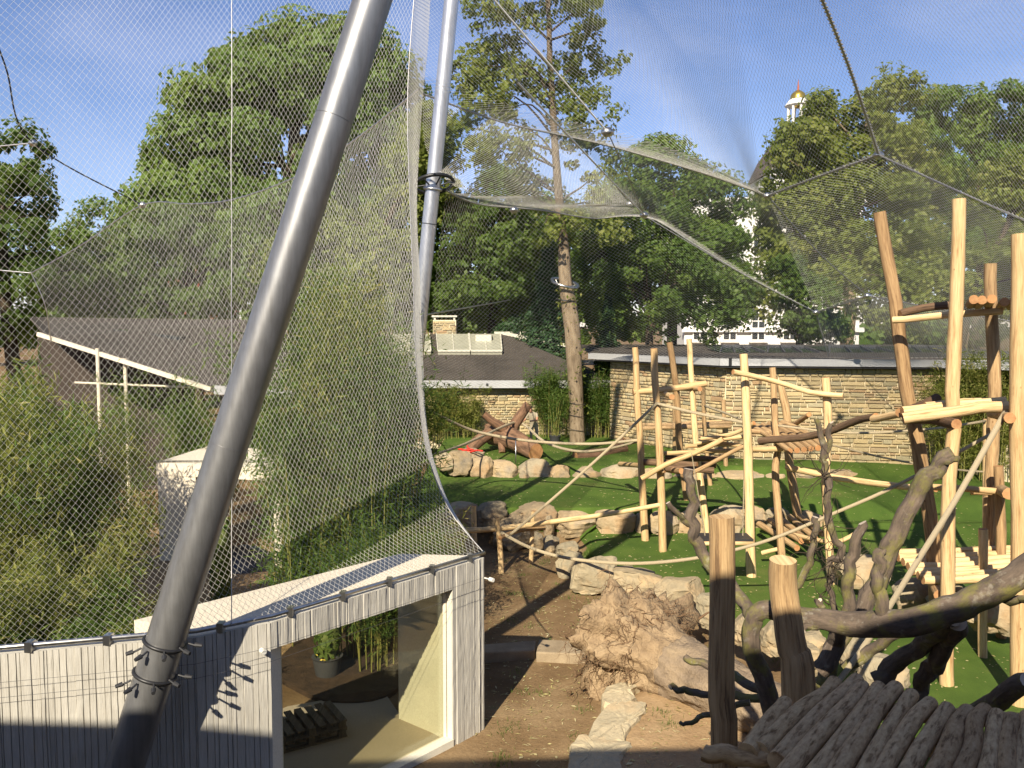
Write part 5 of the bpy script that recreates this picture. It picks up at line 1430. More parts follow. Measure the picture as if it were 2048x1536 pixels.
def crown_mesh(lobes, n, leaf, seed, cl=.55, per=70, hollow=.55, asp=.62, yellow=0.0):
    rs = np.random.default_rng(seed)
    C = np.array([l[0] for l in lobes], float); Rr = np.array([l[1] for l in lobes], float)
    wts = (Rr.prod(1)) ** .67; wts /= wts.sum()
    K = max(6, n // per)
    li = rs.choice(len(lobes), K, p=wts)
    dr = rs.normal(size=(K, 3)); dr[:, 2] = np.where(dr[:, 2] < -.9, -dr[:, 2], dr[:, 2]); dr /= np.linalg.norm(dr, axis=1, keepdims=True)
    rad = hollow + (1 - hollow) * rs.uniform(0, 1, K) ** .45
    cc = C[li] + dr * Rr[li] * rad[:, None]
    ci = rs.integers(0, K, n)
    csz = cl * rs.uniform(.6, 1.4, K)
    o_ = rs.normal(size=(n, 3)); o_ /= np.linalg.norm(o_, axis=1, keepdims=True) + 1e-6
    p = cc[ci] + o_ * (rs.uniform(.25, 1.35, n) ** .6 * csz[ci])[:, None] * np.array([1, 1, .75])
    off_ = p - cc[ci]; off_ /= np.linalg.norm(off_, axis=1, keepdims=True) + 1e-6
    nrm = dr[ci] * .45 + off_ * .75
    V, F = leaves(p, nrm, np.full(n, leaf), asp, rs)
    ct = rs.uniform(0, 1, K)
    rnd = np.clip(.55 * ct[ci] + .45 * rs.uniform(0, 1, n) + yellow, 0, 1)
    return V, F, np.repeat(rnd, 4), cc
def tree(name, base, trunk_pts, tr, lobes, n, leaf, mat, label, grp, seed, bark='darkbark', cl=.55, per=70, hollow=.55, limbs=14, parent=None, asp=.62):
    o = empty(name, base, label, 'tree', grp)
    V, F, rnd, cc = crown_mesh(lobes, n, leaf, seed, cl, per, hollow, asp)
    npmesh('crown', V, F, mat, o, {'rnd': rnd}, loc=tuple(base))
    tp = [Vector(p) for p in trunk_pts]
    tk = log('trunk', tp, tr, (bark, 'end'), o, 12, .05, seed=seed, lump=.15, sub=4)
    r = random.Random(seed); m = MB()
    sel = r.sample(range(len(cc)), min(limbs, len(cc)))
    for i in sel:
        c = Vector(cc[i]); k = r.uniform(.35, .95)
        s = int(k * (len(tp) - 1)); s0 = tp[s].lerp(tp[min(s + 1, len(tp) - 1)], k * (len(tp) - 1) - s)
        if s0.z > c.z: s0 = tp[0].lerp(tp[-1], max(.2, min(.9, (c.z - 1 - tp[0].z) / (tp[-1].z - tp[0].z + .01))))
        mid = s0.lerp(c, .5) + Vector((r.uniform(-.3, .3), r.uniform(-.3, .3), r.uniform(-.2, .5)))
        rr3 = max(.03, tr[0] * .22)
        m.tube([s0, mid, c], [rr3, rr3 * .6, rr3 * .2], 6, sub=3)
    m.build('limbs', bark, o, True)
    return o
BG = 'trees beyond the enclosure'
def lobes_px(items, d):
    out = []
    for px, py, rx, ry in items:
        c = at(px, py, d); k = d / FPX
        out.append(((c.x, c.y + random.uniform(-1.5, 1.5), c.z), (rx * k, max(rx, ry) * k * .9, ry * k)))
    return out
def bgtree(name, d, items, trunk_px, n, leaf, mat, label, seed, cl=.6, per=70, tr=(.4, .15), hollow=.55, limbs=14, bark='darkbark', grp=BG):
    b = at(trunk_px[0][0], trunk_px[0][1], d); b.z = 1.0
    tp = [Vector((b.x, d, 0.9))] + [at(x, y, d) for x, y in trunk_px[1:]]
    rads = [tr[0] + (tr[1] - tr[0]) * i / (len(tp) - 1) for i in range(len(tp))]
    return tree(name, (b.x, d, 1.0), tp, rads, lobes_px(items, d), n, leaf, M and mat, label, grp, seed, bark, cl, per, hollow, limbs)
# the tall tree inside the enclosure, its trunk passing through a hoop
TD = 37.2
tb = gz(1155, 886, 1.42); TD = tb.y
tt = empty('tall_tree', (tb.x, tb.y, 1.4), 'tall thin-crowned tree rising from the upper lawn through a steel hoop', 'tree')
tp = [Vector((tb.x, tb.y, 1.2)), at(1152, 800, TD), at(1148, 700, TD), at(1140, 620, TD), at(1132, 570, TD), at(1128, 500, TD), at(1120, 420, TD), at(1112, 320, TD), at(1106, 220, TD), at(1100, 120, TD), at(1096, 0, TD), at(1090, -100, TD)]
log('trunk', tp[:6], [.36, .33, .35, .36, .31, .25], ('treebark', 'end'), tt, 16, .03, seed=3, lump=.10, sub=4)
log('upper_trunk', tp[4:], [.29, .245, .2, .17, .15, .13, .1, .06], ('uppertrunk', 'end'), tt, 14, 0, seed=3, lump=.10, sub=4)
tl = lobes_px([(1080, 20, 150, 130), (1000, 130, 85, 80), (1180, 110, 75, 80), (1060, 200, 150, 60), (970, 250, 80, 55), (1190, 215, 60, 55), (1100, -80, 120, 120), (1000, 320, 70, 40), (1215, 330, 60, 40), (1160, 280, 70, 50), (1000, 20, 70, 80), (1160, 20, 60, 70), (1130, 470, 60, 50), (1070, 390, 70, 45), (1180, 420, 60, 45), (1225, 470, 50, 35), (940, 180, 50, 60)], TD)
V, F, rnd, cc = crown_mesh(tl, 23000, .21, 31, .40, 50, .25)
npmesh('crown', V, F, 'leaf_yellow', tt, {'rnd': rnd}, loc=(tb.x, tb.y, 1.4))
r = random.Random(17); m = MB()
for c in cc[::13]:
    c = Vector(c); zz = max(tp[5].z + r.uniform(0, 1.5), min(tp[-1].z - .5, c.z - r.uniform(.2, 2.2)))
    i = max(k for k in range(len(tp)) if tp[k].z <= zz)
    s0 = tp[i].lerp(tp[min(i + 1, len(tp) - 1)], (zz - tp[i].z) / max(.01, tp[min(i + 1, len(tp) - 1)].z - tp[i].z))
    mid = s0.lerp(c, .55) + Vector((r.uniform(-.3, .3), r.uniform(-.3, .3), r.uniform(-.1, .5)))
    m.tube([s0, mid, c], [.06, .04, .012], 6, sub=3)
m.build('limbs', 'darkbark', tt, True)
rs_ = np.random.default_rng(77); n_ = 260
kz_ = rs_.choice([.18, .3, .42, .55, .66, .72], n_) + rs_.normal(size=n_) * .012
tpa = np.array([p[:] for p in tp[:6]]); zz_ = np.interp(kz_, np.linspace(0, 1, 6), tpa[:, 2]); xx_ = np.interp(kz_, np.linspace(0, 1, 6), tpa[:, 0])
a_ = rs_.uniform(0, 6.28, n_); rr_ = rs_.uniform(.32, .62, n_)
V, F = leaves(np.stack([xx_ + rr_ * np.cos(a_), tb.y + rr_ * np.sin(a_), zz_ + rs_.normal(size=n_) * .2], 1), np.zeros((n_, 3)), np.full(n_, .15), .6, rs_)
npmesh('shoots', V, F, 'leaf_yellow', tt, {'rnd': np.repeat(rs_.uniform(.3, 1, n_), 4)})['kind'] = 'stuff'
hc = at(1130, 566, TD)
m = MB(); ring(m, hc, .62, .06, Vector((.25, -.32, 1)))
for i in range(6):
    a_ = i * math.pi / 3 + .3
    m.tube([hc + Vector((math.cos(a_) * .36, math.sin(a_) * .36, -.12)), hc + Vector((math.cos(a_) * .6, math.sin(a_) * .6, -.25 * .6 * math.cos(a_) + .32 * .6 * math.sin(a_)))], .022, 6)
hp = m.build('hoop', 'steel', tt, True)
m = MB(); ring(m, at(1132, 600, TD), .43, .03, Vector((.1, -.1, 1))); m.build('strap', 'darkmetal', tt, True)
for py in (806, 830, 858, 884):
    m = MB(); ring(m, at(1153, py, TD), .40, .012, Vector((.15, -.05, 1))); m.build('wire_band', 'darkmetal', tt, True)

bgtree('broadleaf_tree', 56, [(590, 150, 125, 80), (480, 215, 115, 100), (700, 170, 110, 110), (590, 300, 210, 170), (430, 330, 120, 100), (400, 430, 110, 70), (720, 350, 120, 150), (560, 460, 220, 100), (360, 380, 60, 50), (655, 112, 52, 42), (770, 200, 55, 80), (500, 150, 62, 42), (605, 92, 48, 34), (330, 430, 50, 50), (560, 560, 240, 60)], [(590, 0), (590, 560), (585, 400), (590, 250), (600, 120)], 92000, .42, 'leaf_lime', 'huge dense billowing green tree behind the thick mast', 41, 1.3, 330, (.7, .25), .5)
bgtree('broadleaf_tree', 46, [(10, 330, 80, 80), (60, 430, 80, 80), (-60, 430, 110, 120), (30, 540, 110, 110), (-100, 600, 120, 120), (100, 560, 70, 60), (20, 660, 90, 50), (-60, 700, 80, 60)], [(10, 0), (10, 600), (5, 450), (0, 330)], 26000, .28, 'leaf_dark', 'dark tree left of the pavilion roof, beside the sky gap', 42, .85, 220, (.4, .15))
bgtree('broadleaf_tree', 62, [(220, 460, 70, 70), (290, 500, 60, 70), (170, 530, 60, 80), (250, 570, 90, 80)], [(230, 0), (230, 580), (225, 450)], 13000, .30, 'leaf_lime', 'small round-topped tree in the gap beside the dark tree', 43, .9, 220, (.3, .1))
bgtree('broadleaf_tree', 50, [(240, 580, 100, 90), (380, 560, 110, 110), (330, 480, 70, 60), (480, 560, 110, 120), (420, 480, 70, 60), (200, 605, 80, 50), (340, 615, 90, 45)], [(380, 0), (380, 620), (380, 480)], 34000, .30, 'leaf_dark', 'low bushy tree directly behind the dark-roofed pavilion', 44, .9, 220, (.35, .12))
bgtree('broadleaf_tree', 47, [(640, 540, 110, 130), (760, 560, 90, 130), (800, 440, 60, 70), (840, 330, 60, 110), (860, 270, 40, 60)], [(720, 0), (730, 620), (760, 480), (820, 350)], 32000, .27, 'leaf_yellow', 'yellowish tree between the two masts', 45, .75, 160, (.3, .1))
bgtree('broadleaf_tree', 50, [(900, 480, 80, 80), (1000, 470, 90, 70), (960, 570, 120, 90), (1060, 550, 80, 80), (880, 590, 80, 80), (1010, 380, 60, 40), (940, 400, 50, 45), (960, 635, 90, 40), (1040, 630, 70, 40)], [(980, 0), (985, 620), (980, 480)], 44000, .27, 'leaf_dark', 'ivy-dark tree behind the chimney of the stone house', 46, .8, 200, (.4, .15))
bgtree('broadleaf_tree', 52, [(1330, 360, 100, 80), (1400, 420, 100, 100), (1280, 450, 90, 90), (1360, 540, 130, 110), (1450, 480, 50, 80), (1280, 600, 90, 80)], [(1350, 0), (1345, 640), (1350, 500), (1350, 380)], 42000, .27, 'leaf_lime', 'round bright tree behind the joint of the two stone buildings', 47, .85, 220, (.4, .15))
bgtree('broadleaf_tree', 46, [(1230, 520, 90, 90), (1320, 570, 120, 80), (1420, 600, 80, 60), (1260, 620, 80, 50), (1425, 645, 55, 40), (1470, 600, 35, 50)], [(1300, 0), (1300, 640), (1290, 540)], 18000, .24, 'leaf_dark', 'dark leafy tree close behind the hall roof', 48, .75, 200, (.3, .1))
bgtree('broadleaf_tree', 60, [(1640, 240, 52, 42), (1720, 280, 90, 75), (1800, 200, 65, 65), (1600, 300, 70, 45), (1780, 320, 100, 80), (1620, 420, 110, 70), (1720, 440, 130, 90), (1850, 420, 100, 90), (1560, 460, 50, 60), (1600, 540, 70, 50), (1680, 520, 110, 70), (1640, 340, 60, 40), (1800, 540, 100, 70), (1700, 360, 80, 50), (1590, 380, 70, 60), (1575, 310, 50, 45), (1565, 560, 55, 70), (1500, 610, 45, 55), (1640, 470, 90, 70), (1625, 290, 60, 50), (1638, 214, 30, 26)], [(1700, 0), (1700, 620), (1690, 520), (1720, 400), (1760, 260)], 74000, .31, 'leaf_yellow', 'broad open-crowned tree half hiding the palace dome', 49, .85, 130, (.55, .15), .4, 30, 'treebark')
bgtree('broadleaf_tree', 66, [(1900, 260, 80, 80), (1990, 270, 90, 90), (1950, 380, 150, 110), (2080, 350, 110, 120), (1900, 470, 110, 100), (2040, 500, 120, 110)], [(1960, 0), (1960, 600), (1960, 420), (1960, 300)], 46000, .33, 'leaf_lime', 'tall rounded tree behind the thickest climbing posts', 50, 1.1, 300, (.5, .2))
bgtree('broadleaf_tree', 50, [(2030, 400, 80, 80), (2100, 480, 80, 100), (1990, 560, 110, 80), (1850, 600, 120, 80), (2080, 620, 110, 80), (1750, 560, 90, 60)], [(1930, 0), (1930, 640), (1980, 520), (2030, 420)], 34000, .28, 'leaf_yellow', 'low spreading olive tree above the grey roof wing', 51, .8, 180, (.35, .12))
bgtree('broadleaf_tree', 58, [(1150, 520, 120, 110), (1080, 450, 70, 60), (1200, 440, 60, 60), (1160, 620, 140, 70), (1020, 600, 100, 70)], [(1150, 0), (1150, 640), (1150, 480)], 26000, .30, 'leaf_lime', 'rounded tree straight behind the hoop on the tall trunk', 52, .9, 220, (.35, .12))
bgtree('broadleaf_tree', 50, [(1600, 615, 60, 60), (1575, 560, 45, 45), (1640, 660, 70, 35)], [(1605, 0), (1605, 640), (1600, 560)], 9000, .26, 'leaf_dark', 'small dark tree before the palace wall', 53, .7, 160, (.25, .08))
# conifer and clipped yew
def conifer(px, ytop, ybase, w, d, label, seed, n=14000):
    b = at(px, ybase, d); t_ = at(px, ytop, d); b.z = 1.0
    o = empty('conifer', tuple(b), label, 'tree', BG)
    rs = np.random.default_rng(seed)
    H = t_.z - b.z; Rw = w / 2 * d / FPX
    k = rs.uniform(0, 1, n) ** .7; a = rs.uniform(0, 6.283, n)
    tier = np.abs(((k * 9) % 1) - .5) * .5
    rad = Rw * (1 - k * .92) * (rs.uniform(.35, 1, n) ** .5) * (.75 + tier) * (1 + .2 * np.sin(a * 7 + k * 20))
    p = np.stack([b.x + rad * np.cos(a), b.y + rad * np.sin(a), b.z + k * H - rad * .25 + rs.normal(size=n) * .1], 1)
    nr = np.stack([np.cos(a), np.sin(a), np.full(n, .6)], 1)
    V, F = leaves(p, nr, np.full(n, .26), .35, rs)
    npmesh('crown', V, F, 'leaf_conifer', o, {'rnd': np.repeat(rs.uniform(0, 1, n), 4)}, loc=tuple(b))
    log('trunk', [Vector((b.x, b.y, .9)), Vector((b.x, b.y, b.z + H * .9))], [.2, .04], ('darkbark', 'end'), o)
conifer(1095, 500, 720, 230, 45.5, 'dark spreading conifer behind the tall tree trunk', 61)
conifer(1215, 590, 720, 110, 44.5, 'small dark conifer at the joint of the stone buildings', 62, 8000)
yw = at(1050, 668, 49)
tree('yew_bush', (yw.x, yw.y, 1.0), [(yw.x, yw.y, .9), (yw.x, yw.y, 5)], [.2, .1], [((yw.x, yw.y, 5.2), (2.1, 2.0, 2.2))], 12000, .16, 'leaf_conifer', 'rounded clipped yew behind the house roof', BG, 63, cl=.25, per=60, hollow=.85, limbs=4)
# belts of far trees that close the view
tag(npmesh('far_wood', *(lambda r_: (r_[0], r_[1]))(crown_mesh(lobes_px([(x, 585 + 30 * ((x // 80) % 3), 120, 120) for x in range(-700, 2900, 80) if not 1330 < x < 1700] + [(x, 655, 110, 40) for x in range(-700, 2900, 100)], 112), 55000, 1.35, 71, 1.6, 160, .6)[:2]), 'leaf_lime', None, {'rnd': rng.uniform(0, 1, 220000)}), 'belt of far green trees closing the view', 'trees', kind='stuff')

# ================================================================== BAMBOO AND POTTED PLANTS
BAM = {}
def bamboo(name, x, y, z, h, nc, spread, nl, label, seed, mat='leaf_bamboo', grp='bamboo clumps', leaf=.15, lo=.25, lean=.25, asp=.13, pot=False, droop=0.0):
    o = empty(name, (x, y, z), label, 'bamboo', grp)
    key = (mat, nc, leaf, lo, lean)
    pool = BAM.setdefault(key, [])
    if len(pool) < 2:
        rs = np.random.default_rng(seed); r = random.Random(seed); m = MB(); pts = []
        for i in range(nc):
            a = r.uniform(0, 6.28); q_ = spread * math.sqrt(r.random())
            b = Vector((q_ * math.cos(a), q_ * math.sin(a), -.05)); hh = h * r.uniform(.65, 1.05)
            ld = Vector((math.cos(a), math.sin(a), 0)) * lean * hh * r.uniform(.1, 1) + Vector((r.uniform(-.1, .1), r.uniform(-.1, .1), 0)) * hh * .4
            P_ = [b, b + ld * .15 + Vector((0, 0, hh * .4)), b + ld * .5 + Vector((0, 0, hh * .78)), b + ld * 1.1 + Vector((0, 0, hh * (.98 - droop)))]
            m.tube(P_, [.016, .014, .009, .003], 5, sub=3)
            pts.append(np.array([p[:] for p in P_]))
        cu_ = m.build('culms', 'culm', None, True)
        pts = np.array(pts)
        ns_ = nl // 9 + 1; sc_ = rs.integers(0, nc, ns_); sk = (lo + (1 - lo) * rs.uniform(0, 1, ns_) ** .8) * 3
        si = np.minimum(sk.astype(int), 2); st_ = (sk - si)[:, None]
        sp = pts[sc_, si] * (1 - st_) + pts[sc_, si + 1] * st_
        sdir = rs.normal(size=(ns_, 3)) * np.array([1, 1, .4]); sdir /= np.linalg.norm(sdir, axis=1, keepdims=True)
        sp = sp + sdir * rs.uniform(.1, .5, ns_)[:, None] * (h / 4) ** .5
        li = rs.integers(0, ns_, nl)
        p = sp[li] + rs.normal(size=(nl, 3)) * .11 * (h / 4) ** .5
        V, F = leaves(p, np.zeros((nl, 3)), np.full(nl, leaf), asp, rs, .1, .5)
        rnd = np.clip(.6 * rs.uniform(0, 1, ns_)[li] + .4 * rs.uniform(0, 1, nl), 0, 1)
        fo_ = npmesh('foliage', V, F, mat, None, {'rnd': np.repeat(rnd, 4)})
        pool.append((cu_.data, fo_.data, h)); k_ = 1.0
        parts = (cu_, fo_)
    else:
        cd, fd_, h0 = pool[seed % 2]; k_ = h / h0
        parts = (bpy.data.objects.new('culms', cd), bpy.data.objects.new('foliage', fd_))
        for q in parts: COL.objects.link(q)
    for q in parts:
        q.parent = o; q.location = (0, 0, 0); q.scale = (k_ ** .5, k_ ** .5, k_)
        if k_ != 1.0: q.rotation_euler = (0, 0, seed * 2.4)
    if pot:
        MB().tube([(x, y, z), (x, y, z + .38), (x, y, z + .40)], [.2, .26, .28], 16, 0, 0).build('pot', 'pot', o, True, angle=40)
    return o
# left foreground thicket behind the concrete wall
LBM = 'olive bamboo clump crowding behind the concrete wall, inside the thicket'
k = 0
for px, py, d, h in ((-60, 1290, 12.5, 3.2), (40, 1290, 12.8, 3.3), (110, 1290, 12.6, 2.9), (170, 1285, 12.6, 2.3), (20, 1250, 15.5, 5.4), (95, 1250, 15.8, 5.0), (150, 1240, 15.6, 3.6), (-80, 1250, 16, 5.6), (70, 1200, 18.5, 5.9), (135, 1200, 18.8, 4.8), (-40, 1200, 19, 6.0)):
    p = at(px, py, d)
    bamboo('bamboo', p.x, d, 0, h, 16, .75, 9500, LBM if k % 3 != 2 else 'greener bamboo clump among the olive thicket behind the concrete wall', 100 + k, ('leaf_bamboo', 'leaf_bamboog')[k % 3 == 2], leaf=.17); k += 1
p = at(310, 1000, 27.2); bamboo('bamboo', p.x, 27.2, 0, 5.4, 18, 1.0, 9000, 'bright green bamboo clump behind the cream shelter, before the pavilion corner', 120, 'leaf_bamboog', leaf=.18)
p = at(420, 1000, 27.6); bamboo('bamboo', p.x, 27.6, 0, 3.9, 14, .8, 5000, 'shorter bamboo clump behind the middle of the cream shelter', 121, 'leaf_bamboog', leaf=.18)
# tall bamboo screen behind the passage
LT = 'tall dark green bamboo behind the passage roof, between the masts'
for px, d, h, sd in ((600, 17.5, 6.6, 130), (680, 18.2, 7.4, 131), (745, 17.6, 6.8, 132), (640, 19.5, 8.2, 133), (720, 20.2, 8.0, 134), (790, 18.8, 5.6, 135), (610, 19.0, 5.6, 136)):
    p = at(px, 900, d)
    bamboo('bamboo', p.x, d, 0, h, 16, .55, 12000, LT if sd % 3 != 2 else 'tall olive-tinged bamboo behind the passage roof, between the masts', sd, ('leaf_bamboog', 'leaf_bamboog', 'leaf_bamboo')[sd % 3], leaf=.19, lo=.12, lean=.12)
for px, d, h, sd in ((800, 16.8, 2.9, 140), (850, 17.4, 2.7, 141), (820, 18.6, 3.2, 142)):
    p = at(px, 1050, d)
    bamboo('bamboo', p.x, d, 0, h, 12, .45, 5000, 'low feathery bamboo at the foot of the net behind the pillar', sd, ('leaf_bamboog', 'leaf_bamboo')[sd % 2], leaf=.15)
for px, d, h, sd in ((740, 15.9, 2.6, 145), (775, 16.2, 2.7, 146), (700, 16.6, 2.4, 147)):
    p = at(px, 1300, d)
    bamboo('bamboo', p.x, d, 0, h, 14, .3, 3500, 'thin bamboo stand seen through the passage window', sd, 'leaf_bamboog', leaf=.14)
# bamboo along the stone walls
for px, py, h, w_, sd in ((860, 888, 2.6, .5, 150), (895, 888, 2.7, .5, 151), (930, 888, 2.5, .5, 152)):
    p = gz(px, py, 1.4); bamboo('bamboo', p.x, 38.9, 1.35, h, 12, w_, 3200, 'bushy bamboo left of the forked trunk against the house wall', sd, leaf=.19)
for px, h, sd in ((1095, 3.5, 155), (1125, 4.2, 156), (1185, 4.0, 157), (1205, 3.2, 158)):
    p = at(px, 880, 39.0); bamboo('bamboo', p.x, 39.0, 1.35, h, 12, .4, 3600, 'slim bamboo behind the tall tree trunk', sd, 'leaf_bamboog', leaf=.2, lo=.3)
p = gz(1110, 888, 1.42); bamboo('potted_bamboo', p.x, p.y, 1.4, 2.6, 8, .12, 900, 'young bamboo in a black pot beside the tall tree', 160, 'leaf_bamboog', leaf=.2, pot=True, grp=None)
for px, h, sd in ((1905, 4.2, 165), (1950, 4.6, 166), (1990, 4.6, 167), (2040, 4.4, 168)):
    p = at(px, 880, 29.6); bamboo('bamboo', p.x, 29.8, 1.3, h, 16, .6, 6000, 'olive bamboo screen behind the tallest frame', sd, 'leaf_bamboo', leaf=.2, lo=.1)
# wrapped plants standing on the path and in the passage bed
def wrapped(px, py, d, h, label, seed, pot=False, yellow=True):
    p = at(px, py, d); x, y = p.x, d
    o = empty('wrapped_plant', (x, y, .05), label, 'plant', 'wrapped plants awaiting planting')
    z = .05
    if pot:
        MB().tube([(x, y, z), (x, y, z + .36), (x, y, z + .39), (x, y, z + .33)], [.22, .28, .3, .26], 20, 0, 0).build('pot', 'pot', o, True, angle=40)
        z += .3
    MB().tube([(x, y, z), (x + .03, y, z + h * .3), (x - .02, y, z + h * .6), (x + .05, y, z + h)], [.13, .2, .24, .2], 14, 0, 0, sub=4, lump=.35, seed=seed).build('leaf_bundle', 'wrapped', o, True)
    rs = np.random.default_rng(seed); n = 420
    a = rs.uniform(0, 6.28, n); kz = rs.uniform(.05, 1.15, n)
    pp = np.stack([x + .22 * np.cos(a), y + .22 * np.sin(a), z + kz * h], 1)
    V, F = leaves(pp, np.stack([np.cos(a), np.sin(a), np.zeros(n)], 1), np.full(n, .16), .5, rs)
    npmesh('leaves', V, F, 'leaf_bamboog', o, {'rnd': np.repeat(rs.uniform(.3, 1, n), 4)}, loc=(x, y, .05))
    if yellow:
        a = rs.uniform(3.5, 5.9, 5); pp = np.stack([x + .24 * np.cos(a), y + .26 * np.sin(a), z + rs.uniform(.05, .2, 5) * h], 1)
        V, F = leaves(pp, np.stack([np.cos(a), np.sin(a), np.zeros(5)], 1), np.full(5, .10), .45, rs)
        npmesh('withered_leaves', V, F, 'yellowleaf', o, loc=(x, y, .05))
wrapped(655, 1345, 15.6, 1.5, 'leafy bundled plant in a grey pot seen through the passage window', 201, True)
wrapped(440, 1110, 19.6, 1.9, 'green bundled plant standing beside the black tarpaulin', 202, False, False)
wrapped(598, 1130, 18.4, 1.6, 'bundled plant with yellow withered leaves by the passage roof', 203)
p = gz(480, 1130, .0)
m = MB(); tp_ = 14
rs_ = random.Random(3); rows_ = 14
for i in range(rows_ + 1):
    for j in range(rows_ + 1):
        u_, v_ = i / rows_ * 2 - 1, j / rows_ * 2 - 1
        hh = .55 * max(0, 1 - (abs(u_) ** 2.4 + abs(v_) ** 2.6) ** .8) + .06 * mnoise.noise(Vector((i * .6, j * .6, 1)))
        m.v.append((p.x + u_ * 1.2, p.y + v_ * .9, max(.006, hh)))
for i in range(rows_):
    for j in range(rows_):
        q_ = i * (rows_ + 1) + j; m.face([q_, q_ + 1, q_ + rows_ + 2, q_ + rows_ + 1][::-1])
o = m.build('tarpaulin', 'tarp', None, True, (p.x, p.y, 0)); tag(o, 'crumpled black tarpaulin heaped on the path', 'tarpaulin')
# dark planting bed behind the passage
bed = smooth_poly([P2(585, 1290, .08), P2(545, 1335, .08), P2(600, 1378, .08), P2(665, 1402, .08), P2(770, 1392, .08), P2(830, 1330, .08), P2(850, 1240, .08), P2(800, 1190, .08), P2(680, 1190, .08), P2(620, 1230, .08)], 4)
tag(MB().prism(bed, -.03, .085).build('planting_bed', 'mulch'), kind='structure')
# stacked pallets
p = gz(610, 1465, .1)
for lv in range(2):
    pl = empty('pallet', (p.x, p.y, .052 + lv * .15), 'grey weathered wooden pallet, %s of the stack of two in the passage' % ('top' if lv else 'bottom'), 'pallet', 'stacked pallets')
    ca, sa = math.cos(.55), math.sin(.55)
    def Q(u, v, z): return (p.x + u * ca - v * sa, p.y + u * sa + v * ca, z)
    z0 = .052 + lv * .15
    for v in (-.36, 0, .36):
        MB().beam(Q(-.58, v, z0 + .012), Q(.58, v, z0 + .012), .09, .024).build('runner', 'palletwood', pl)
        for u in (-.5, 0, .5): MB().beam(Q(u - .06, v, z0 + .07), Q(u + .06, v, z0 + .07), .09, .092).build('block', 'palletwood', pl)
    for u in (-.52, -.35, -.175, 0, .175, .35, .52):
        MB().beam(Q(u, -.41, z0 + .13), Q(u, .41, z0 + .13), .115, .024).build('plank', 'palletwood', pl)

# ================================================================== SMALL THINGS
rt = random.Random(2); m = MB(); rp_ = at(930, 912, 31.9); rp_.z = at(930, 905, 31.9).z
for i in range(7):
    a_ = rt.uniform(0, 6.28); q0_ = rp_ + Vector((rt.uniform(-.25, .25), rt.uniform(-.15, .15), .03)); pts = [q0_]
    for kk in range(4): a_ += rt.uniform(-1.2, 1.2); pts.append(pts[-1] + Vector((math.cos(a_) * .14, math.sin(a_) * .1, rt.uniform(-.03, .06))))
    m.tube(pts, .035, 6, 0, 0, sub=2)
tag(m.build('webbing_bundle', 'red', None, True, rp_), 'tangled red webbing left lying on a flat pale slab', 'webbing')
st0 = at(1031, 880, 33.2)
tag(MB().tube([Vector((st0.x, 31.3, 1.1)), Vector((st0.x, 31.3, at(1031, 880, 31.3).z))], .02, 8, 0, 0).build('steel_stake', 'steel', None, True, (st0.x, 31.3, 1.2)), 'thin steel stake standing before the forked trunk', 'stake')

# a man bending over the forked trunk
pc = gz(1070, 892, 1.42); px_, py_ = at(1068, 880, 36.2).x, 36.2; pz = gh(px_, py_)
J = {'pelvis': (0, 0, .92), 'waist': (-.02, -.03, 1.08), 'chest': (-.08, -.12, 1.30), 'neck': (-.13, -.2, 1.47), 'head0': (-.16, -.25, 1.56), 'head1': (-.18, -.29, 1.70),
     'hl': (-.1, .02, .88), 'kl': (-.12, -.06, .48), 'al': (-.13, .02, .08), 'tl': (-.16, -.16, .04),
     'hr': (.1, .02, .88), 'kr': (.13, -.04, .48), 'ar': (.15, .06, .08), 'tr': (.17, -.12, .04),
     'sl': (-.27, -.1, 1.40), 'el': (-.40, -.26, 1.17), 'wl': (-.52, -.46, 1.10), 'fl': (-.56, -.55, 1.09),
     'sr': (.12, -.14, 1.40), 'er': (.12, -.34, 1.16), 'wr': (-.12, -.50, 1.14), 'fr': (-.21, -.54, 1.14)}
E = [('pelvis', 'waist'), ('waist', 'chest'), ('chest', 'neck'), ('neck', 'head0'), ('head0', 'head1'), ('pelvis', 'hl'), ('hl', 'kl'), ('kl', 'al'), ('al', 'tl'), ('pelvis', 'hr'), ('hr', 'kr'), ('kr', 'ar'), ('ar', 'tr'), ('chest', 'sl'), ('sl', 'el'), ('el', 'wl'), ('wl', 'fl'), ('chest', 'sr'), ('sr', 'er'), ('er', 'wr'), ('wr', 'fr')]
RD = dict(pelvis=.15, waist=.145, chest=.165, neck=.06, head0=.095, head1=.09, hl=.1, hr=.1, kl=.065, kr=.065, al=.05, ar=.05, tl=.04, tr=.04, sl=.07, sr=.07, el=.05, er=.05, wl=.036, wr=.036, fl=.035, fr=.035)
names = list(J)
me = bpy.data.meshes.new('body'); me.from_pydata([J[n_] for n_ in names], [(names.index(a), names.index(b)) for a, b in E], [])
ob = bpy.data.objects.new('person', me); COL.objects.link(ob)
sk_ = ob.modifiers.new('skin', 'SKIN'); 
for i, n_ in enumerate(names):
    me.skin_vertices[0].data[i].radius = (RD[n_], RD[n_]); me.skin_vertices[0].data[i].use_root = (n_ == 'pelvis')
sb = ob.modifiers.new('sub', 'SUBSURF'); sb.levels = 2
dg = bpy.context.evaluated_depsgraph_get()
me2 = bpy.data.meshes.new_from_object(ob.evaluated_get(dg))
ob.modifiers.clear(); ob.data = me2
for nm in ('khaki', 'skin', 'darkcloth'): me2.materials.append(M[nm])
for pl_ in me2.polygons:
    c = pl_.center; pl_.use_smooth = True
    arm = c.y < -.27 and c.z < 1.3 and c.z > 1.0
    pl_.material_index = 1 if (c.z > 1.49 or arm) else (2 if c.z < .10 else 0)
ob.location = (px_, py_, pz)
tag(ob, 'man in khaki work clothes bending behind the forked trunk', 'person')
